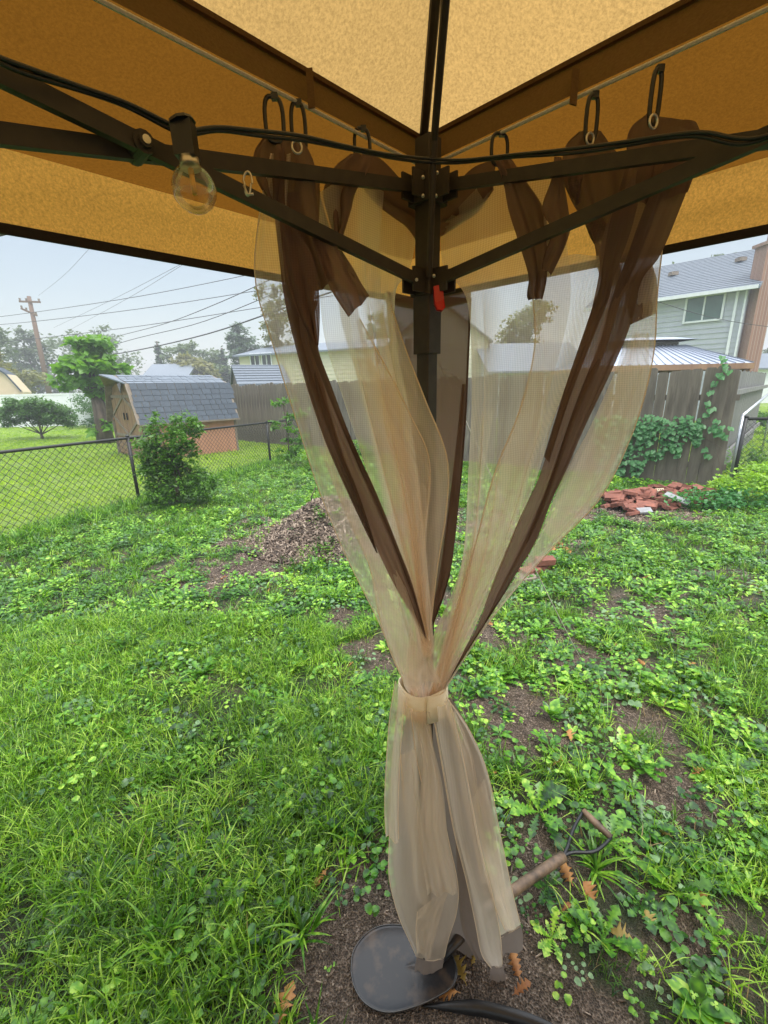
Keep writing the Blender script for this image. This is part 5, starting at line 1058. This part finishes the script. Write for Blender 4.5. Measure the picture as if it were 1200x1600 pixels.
def window(t_, Pp, a, z, w_, h_, glass='dglass', sash=True):
    fr = MB(); f = .07
    for x0, x1, z0, z1 in ((a - w_ / 2 - f, a + w_ / 2 + f, z + h_ / 2, z + h_ / 2 + f), (a - w_ / 2 - f, a + w_ / 2 + f, z - h_ / 2 - f, z - h_ / 2), (a - w_ / 2 - f, a - w_ / 2, z - h_ / 2, z + h_ / 2), (a + w_ / 2, a + w_ / 2 + f, z - h_ / 2, z + h_ / 2), (a - .025, a + .025, z - h_ / 2, z + h_ / 2)):
        fr.prism([Pp(x0, -.03, z0), Pp(x1, -.03, z0), Pp(x1, -.03, z1), Pp(x0, -.03, z1)], Pp(0, -1, 0) - Pp(0, 0, 0), .05)
    o = fr.build('window', M['white'], t_)
    for s0, s1 in ((a - w_ / 2, a - .025), (a + .025, a + w_ / 2)):
        MB().prism([Pp(s0, -.02, z - h_ / 2), Pp(s1, -.02, z - h_ / 2), Pp(s1, -.02, z + h_ / 2), Pp(s0, -.02, z + h_ / 2)], Pp(0, -1, 0) - Pp(0, 0, 0), .02).build('pane', M[glass], o)
# blue-grey house with brick chimney on the right: wall recedes to the left
RA, RB = np.array([9.7, 21.3]), np.array([13.5, 17.35]); rl_ = np.linalg.norm(RB - RA)
ZH = zat(1172, 446, 17.35)
t_, Pp, rfh = house('house', 'two storey blue grey clapboard house with pale roof at the right', 'house', RA, RB - RA, rl_, 6.5, ZH, ZH + 1.75, 'bluegrey', 'slate_l', .35, 0, laps=.19)
zw = zat(1104, 482, 18.3); aw = rl_ * .765
window(t_, Pp, aw, zw, 1.15, .85, 'glass')
MB().bar(Pp(-.3, -.38, ZH - .12), Pp(rl_ + .3, -.38, ZH - .12), .12, .12).build('gutter', M['white'], t_)
MB().bar(Pp(rl_ - .05, -.03, 0), Pp(rl_ - .05, -.03, ZH), .10, .05, up=UZ((RB - RA) / rl_, 0)).build('corner_trim', M['white'], t_)
MB().bar(Pp(rl_ - .3, -.08, 1.5), Pp(rl_ - .3, -.08, ZH - .1), .08, .08, up=UZ((RB - RA) / rl_, 0)).build('downspout', M['white'], t_)
zc = zat(1185, 388, 17.6); cbx = MB(); q = Pp(rl_ + .30, .35, 0); cbx.box(UZ(q, zc / 2), (.56, .55, zc)); ch = cbx.build('chimney', M['chimney'], t_)
MB().box(UZ(q, zc + .05), (.74, .66, .1)).build('chimney_cap', M['chimney'], ch); MB().tube([UZ(q, zc + .08), UZ(q, zc + .4)], .12, 10).build('flue', M['trim'], ch)
rc = MB()
for r_ in range(22):
    b_ = -.3 + r_ * .165; z_ = ZH + b_ * 1.75 / 3.25 + .108; rc.bar(Pp(-.33, b_, z_), Pp(rl_ + .33, b_, z_), .02, .012)
rc.build('shingle_course', M['slate'], rfh)['kind'] = 'stuff'
for a_, b_ in ((rl_ * .45, 1.9), (rl_ * .86, 2.2)): MB().box(Pp(a_, b_, ZH + b_ * 1.75 / 3.25 + .16), (.28, .28, .14)).build('roof_vent', M['trim'], rfh)
# hardtop gazebo roof in front of it
hg = empty('hardtop_gazebo', (6.9, 10.6, 0), 'hardtop garden gazebo with ribbed blue grey metal roof behind the plank fence', 'gazebo')
x0, x1, y0, y1 = 4.9, AT(1166, 570, 10.2)[0], 10.0, 13.0; ze_, zr_, zt_ = zat(1100, 569, 10.2), zat(1100, 541, 11.5), zat(1060, 531, 11.5)
M['metalroof'] = mat_plain('ribbed_metal', (.40, .44, .52), (.34, .38, .46), scale=2, rough=.35, metal=.2)
cxm, cym = (x0 + x1) / 2, (y0 + y1) / 2; E4 = [(x0, y0), (x1, y0), (x1, y1), (x0, y1)]; T4 = [(cxm - .75, cym - .45), (cxm + .75, cym - .45), (cxm + .75, cym + .45), (cxm - .75, cym + .45)]
for k in range(4):
    a, b = E4[k], E4[(k + 1) % 4]; c_, d_ = T4[(k + 1) % 4], T4[k]
    rp_ = MB().prism([(*a, ze_), (*b, ze_), (*c_, zr_), (*d_, zr_)], (0, 0, -1), .02).build('roof_panel', M['metalroof'], hg)
    rb = MB(); n = 17
    for j in range(n + 1):
        f = j / n; p0 = np.array([*a, ze_]) * (1 - f) + np.array([*b, ze_]) * f; p1 = np.array([*d_, zr_]) * (1 - f) + np.array([*c_, zr_]) * f; rb.bar(p0 + [0, 0, .012], p1 + [0, 0, .012], .025, .02)
    rb.build('rib', M['metalroof'], rp_)['kind'] = 'stuff'
cu_ = MB(); cu_.box((cxm, cym, zr_ + .06), (1.3, .75, .12)); cu_.build('cupola', M['dglass'], hg)
ct = MB(); ct.prism([(cxm - .95, cym - .65, zr_ + .12), (cxm + .95, cym - .65, zr_ + .12), (cxm + .95, cym + .65, zr_ + .12), (cxm - .95, cym + .65, zr_ + .12)], (0, 0, 1), .01)
ct.box((cxm, cym, zr_ + .16), (1.9, 1.3, .08), taper=.55); ct.build('cupola_roof', M['metalroof'], hg)
for k in range(4):
    a, b = E4[k], E4[(k + 1) % 4]; MB().bar((*a, ze_ - .06), (*b, ze_ - .06), .06, .12).build('beam', M['wood_brown'], hg); MB().box((a[0] + (.1 if a[0] < cxm else -.1), a[1] + (.1 if a[1] < cym else -.1), ze_ / 2), (.14, .14, ze_ - .1)).build('post', M['wood_brown'], hg)
# cream house behind the middle
CA, CB = AT(378, 600, 31)[:2], AT(640, 600, 26)[:2]
t_, Pp, _ = house('house', 'cream coloured two storey house seen through the netting left of the post', 'house', CA, CB - CA, np.linalg.norm(CB - CA), 7, zat(640, 540, 26), zat(640, 540, 26) + .75, 'cream', 'slate_l', .3, 0, laps=.24)
for px in (404, 428, 600): 
    a_ = np.dot(AT(px, 600, 30.5 if px < 500 else 27)[:2] - CA, (CB - CA) / np.linalg.norm(CB - CA)); window(t_, Pp, a_, zat(404, 566, 30.5), .7, 1.0)
DA, DB = AT(612, 600, 24)[:2], AT(760, 600, 24)[:2]
t_, Pp, _ = house('house', 'cream house with its gable end facing the yard behind the gazebo post', 'house', DA, DB - DA, np.linalg.norm(DB - DA), 8, zat(760, 531, 24), zat(686, 470, 24), 'cream', 'slate_l', .2, 1, laps=.24)
window(t_, Pp, 1.1, zat(640, 545, 24), .8, 1.0)
t_, Pp, _ = house('garage', 'low garage with pale grey roof behind the plank fence right of the post', 'garage', AT(768, 600, 22)[:2], (1, .05), 4.6, 5, zat(800, 578, 22), zat(800, 538, 24), 'bluegrey', 'slate_l', .3, 0)
# small roof behind the left end of the fence
t_, Pp, rr_ = house('outbuilding', 'small outbuilding with dark shingle roof showing above the plank fence', 'shed', AT(374, 600, 16.0)[:2], (.9, .42), 1.75, 2.0, zat(374, 602, 16.0), zat(350, 575, 17.0), 'wood_grey', 'slate_l', .08, 0)
sr = MB()
for r_ in range(7):
    f = (r_ + .5) / 7; z0 = zat(374, 602, 16.0) + f * (zat(350, 575, 17.0) - zat(374, 602, 16.0)); sr.bar(Pp(-.1, f * 1.0, z0 + .11), Pp(1.85, f * 1.0, z0 + .11), .03, .012)
sr.build('shingle_course', M['slate'], rr_)['kind'] = 'stuff'
house('house', 'distant grey roofed house between the bright tree and the shed', 'house', AT(228, 600, 42)[:2], (1, .1), 3.6, 6, zat(230, 590, 42), zat(230, 571, 45), 'bluegrey', 'slate_l', .3, 0)
house('house', 'distant low white house at the right edge of the yard view', 'house', AT(1168, 600, 30)[:2], (1, .1), 8, 6, zat(1190, 575, 30), zat(1190, 553, 32), 'white', 'slate_l', .3, 0)
# beige gambrel shed at the left edge and white vinyl fence
LG = 24.0; bx0, bx1 = AT(-60, 600, LG)[0], AT(33, 600, LG)[0]
bs = empty('beige_shed', (bx0, LG, 0), 'beige barn shed with dark roof edge at the left edge of the photo', 'shed')
zz = lambda py: zat(10, py, LG)
prof = [(bx0, 0), (bx1, 0), (bx1, zz(613)), (bx1 - .62, zz(585)), (bx1 - 1.2, zz(573)), (bx0 + .6, zz(573)), (bx0, zz(600))]
MB().prism([(x, LG, z) for x, z in prof], (-.6, 1, 0), 3).build('wall', M['beige'], bs)
rf_ = MB()
for (xa, za), (xb, zb_) in zip(prof[2:5], prof[3:6]): rf_.prism([(xa, LG - .15, za), (xb, LG - .15, zb_), (xb - 1.75, LG + 2.7, zb_), (xa - 1.75, LG + 2.7, za)], (.3, 0, 1), .09)
rf_.build('roof', M['slate'], bs)
wf = empty('vinyl_fence', (AT(-200, 600, 23)[0], 22.6, 0), 'long white vinyl fence behind the round shrub on the left', 'fence')
wx0, wx1 = AT(-200, 600, 22.6)[0], AT(190, 600, 22.6)[0]; zf = zat(60, 616, 22.6); n = 9
for k in range(n):
    a = wx0 + (wx1 - wx0) * k / n; b = wx0 + (wx1 - wx0) * (k + 1) / n
    MB().box(((a + b) / 2, 22.6, zf / 2 + .03), (b - a - .1, .03, zf - .06)).build('panel', M['white'], wf); MB().box((b, 22.6, zf / 2), (.11, .11, zf + .06)).build('post', M['white'], wf); MB().box(((a + b) / 2, 22.6, zf - .02), (b - a - .1, .06, .08)).build('rail', M['white'], wf)
# utility pole and lines
UY = 35.0; ub = AT(82, 640, UY); ut = AT(45, 463, UY); ub = np.array([ub[0], UY, 0])
ps = empty('utility_pole', ub, 'leaning brown wooden utility pole with two crossarms on the left', 'pole')
MB().tube([ub, (ub + ut) / 2, ut], [.20, .17, .13], 12).build('pole', M['pole'], ps, True)
def onpole(py): f = (zat(50, py, UY)) / ut[2]; return ub + (ut - ub) * f
for py, x0_, x1_, nm in ((471, 30, 63, 'crossarm'), (487, 33, 58, 'crossarm')):
    a = AT(x0_, py - (0 if py < 480 else 5), UY - .1); b = AT(x1_, py + (1 if py < 480 else 6), UY - .1); cr_ = MB().bar(a, b, .10, .12).build(nm, M['pole'], ps)
    for f in (.05, .95, .35): q = a + (b - a) * f; MB().tube([q, q + np.array([0, 0, .22])], [.05, .07], 8).build('insulator', M['trim'], cr_)
wires = [([(-60, 498), (7, 494), (200, 466), (385, 430), (470, 408)], (36, 35, 30, 26, 24), 'upper power line rising from the left towards the canopy edge'),
         ([(-60, 508), (15, 506), (200, 485), (403, 454), (500, 436)], (36, 35, 30, 26, 24), 'second power line just below the top one'),
         ([(-60, 538), (0, 535), (200, 512), (403, 481), (520, 462)], (36, 35, 30, 26, 24), 'long low power line passing behind the utility pole top'),
         ([(185, 525), (260, 505), (340, 474), (422, 437), (520, 392)], (32, 27, 23, 19, 16), 'steep cable crossing the other lines above the shed'),
         ([(70, 575), (194, 534), (310, 505), (440, 454), (560, 405)], (34, 30, 25, 20, 17), 'service cable running from behind the bright tree up to the right'),
         ([(70, 563), (110, 563), (205, 549), (320, 523), (440, 483), (600, 428)], (35, 33, 28, 23, 19, 16), 'thick lower cable drooping over the bright tree'),
         ([(84, 512), (180, 466), (282, 413), (330, 386)], (60, 45, 34, 30), 'faint distant cable climbing to the canopy edge'),
         ([(110, 515), (200, 466), (285, 414), (330, 387)], (60, 45, 34, 30), 'second faint distant cable climbing beside the first'),
         ([(60, 462), (100, 430), (140, 388), (160, 366)], (60, 50, 42, 38), 'very faint cable in the sky above the utility pole'),
         ([(985, 455), (1027, 471), (1100, 493), (1160, 505), (1230, 514)], (12, 12.5, 13, 13.5, 14), 'black service cable sagging in front of the blue grey house')]
for pp, ys, lab in wires:
    pts_ = [AT(x, y, Y) for (x, y), Y in zip(pp, ys)]; thick = .03 if 'thick' in lab else .018
    if 'faint' in lab: thick = .014
    if 'black service' in lab: thick = .008
    tag(MB().tube(list(crom(pts_, 24)), thick, 5).build('power_line', M['wire'], None, True), lab, 'cable')
# ---------------------------------------------------------------- trees beyond
T = pixtree
T('tree', 'hazy grey green tree mass left of the utility pole', 'tree', 60, 640, 512, 48, 110, 'far_leaf', 5000, .42, 10)
T('tree', 'wide hazy tree behind the bright catalpa, right of the utility pole', 'tree', 165, 630, 512, 55, 150, 'far_leaf', 6500, .45, 12)
T('tree', 'tall dark tree cut by the left edge of the photo', 'tree', -12, 640, 482, 38, 90, 'far_leaf', 4500, .36, 9)
T('tree', 'olive green drooping tree above the beige shed', 'tree', 15, 640, 545, 30, 110, 'yellow_leaf', 4200, .28, 8)
T('tree', 'rounded olive tree in the middle of the tree line above the shed', 'tree', 312, 620, 538, 50, 105, 'far_leaf', 8000, .40, 9)
T('tree', 'yellowish lower tree in front of the rounded olive tree', 'tree', 300, 620, 556, 46, 75, 'yellow_leaf', 5000, .36, 7)
T('conifer', 'narrow pointed conifer left in the tree line above the shed', 'tree', 256, 620, 528, 52, 50, 'pine_leaf', 4200, .35, 10, shape='cone')
T('conifer', 'small conifer at the right of the tree line above the outbuilding', 'tree', 354, 610, 540, 50, 44, 'pine_leaf', 4000, .34, 9, shape='cone')
T('conifer', 'dark layered pine left of the cream house', 'tree', 383, 600, 510, 44, 62, 'pine_leaf', 5200, .34, 7)
T('tree', 'leafy tree with open crown seen through the netting at the left', 'tree', 440, 560, 438, 34, 70, 'yellow_leaf', 3200, .24, 8)
T('tree', 'small round tree between the curtain folds behind the cream house', 'tree', 600, 560, 488, 40, 60, 'far_leaf', 2400, .3, 7)
T('tree', 'round leafy tree seen through the netting right of the post', 'tree', 820, 585, 468, 30, 105, 'yellow_leaf', 5200, .24, 10)
T('tree', 'tree crown rising behind the roof of the blue grey house', 'tree', 1085, 470, 398, 32, 85, 'far_leaf', 3000, .28, 8)
T('tree', 'low tree behind the left part of the blue grey roof', 'tree', 1030, 480, 418, 34, 60, 'far_leaf', 2200, .28, 6)
T('tree', 'hazy tree at the right edge beyond the chimney', 'tree', 1205, 600, 528, 45, 60, 'far_leaf', 2500, .38, 7)
T('hedge', 'dark hedge behind the bright tree along the neighbour lawn', 'hedge', 150, 664, 618, 22, 130, 'shrub_leaf', 3800, .12, 8, tr=.04)
T('hedge', 'green growth behind the garden shed', 'hedge', 250, 660, 600, 20, 90, 'shrub_leaf', 2000, .14, 6, tr=.04)
T('hedge', 'leafy growth beyond the right board fence', 'hedge', 1225, 668, 628, 13, 90, 'shrub_leaf', 1800, .1, 5, tr=.03)
# tree whose lowest branch tips show under the canopy at the left
tb = np.array([-10.5, 9.5, 0])
tree('tree', 'leafy branch tips of a big tree showing under the canopy at the left edge', 'tree', tb, [tuple(AT(12, 364, 7.0) - tb) + (.42, .5, .2), (-.5, -.5, 6.2, 2.5, 2.5, 1.6), (-1.5, .5, 5.2, 2.2, 2.2, 1.3), (.2, -1.4, 5.1, 1.8, 1.4, .9)], 'shrub_leaf', 9000, .085, (.2, 4.0))
# ---------------------------------------------------------------- rainy haze
hz = MB(); hz.box((0, 115, 9.5), (500, 330, 21.0)); ho = hz.build('haze', None); tag(ho, kind='stuff')
t = bpy.data.materials.new('haze_air'); t.use_nodes = True; t.node_tree.nodes.clear(); o_ = t.node_tree.nodes.new('ShaderNodeOutputMaterial'); pv = t.node_tree.nodes.new('ShaderNodeVolumePrincipled')
pv.inputs['Color'].default_value = (.93, .95, 1, 1); pv.inputs['Density'].default_value = .0048; pv.inputs['Anisotropy'].default_value = .2; t.node_tree.links.new(pv.outputs[0], o_.inputs['Volume']); ho.data.materials.append(t)
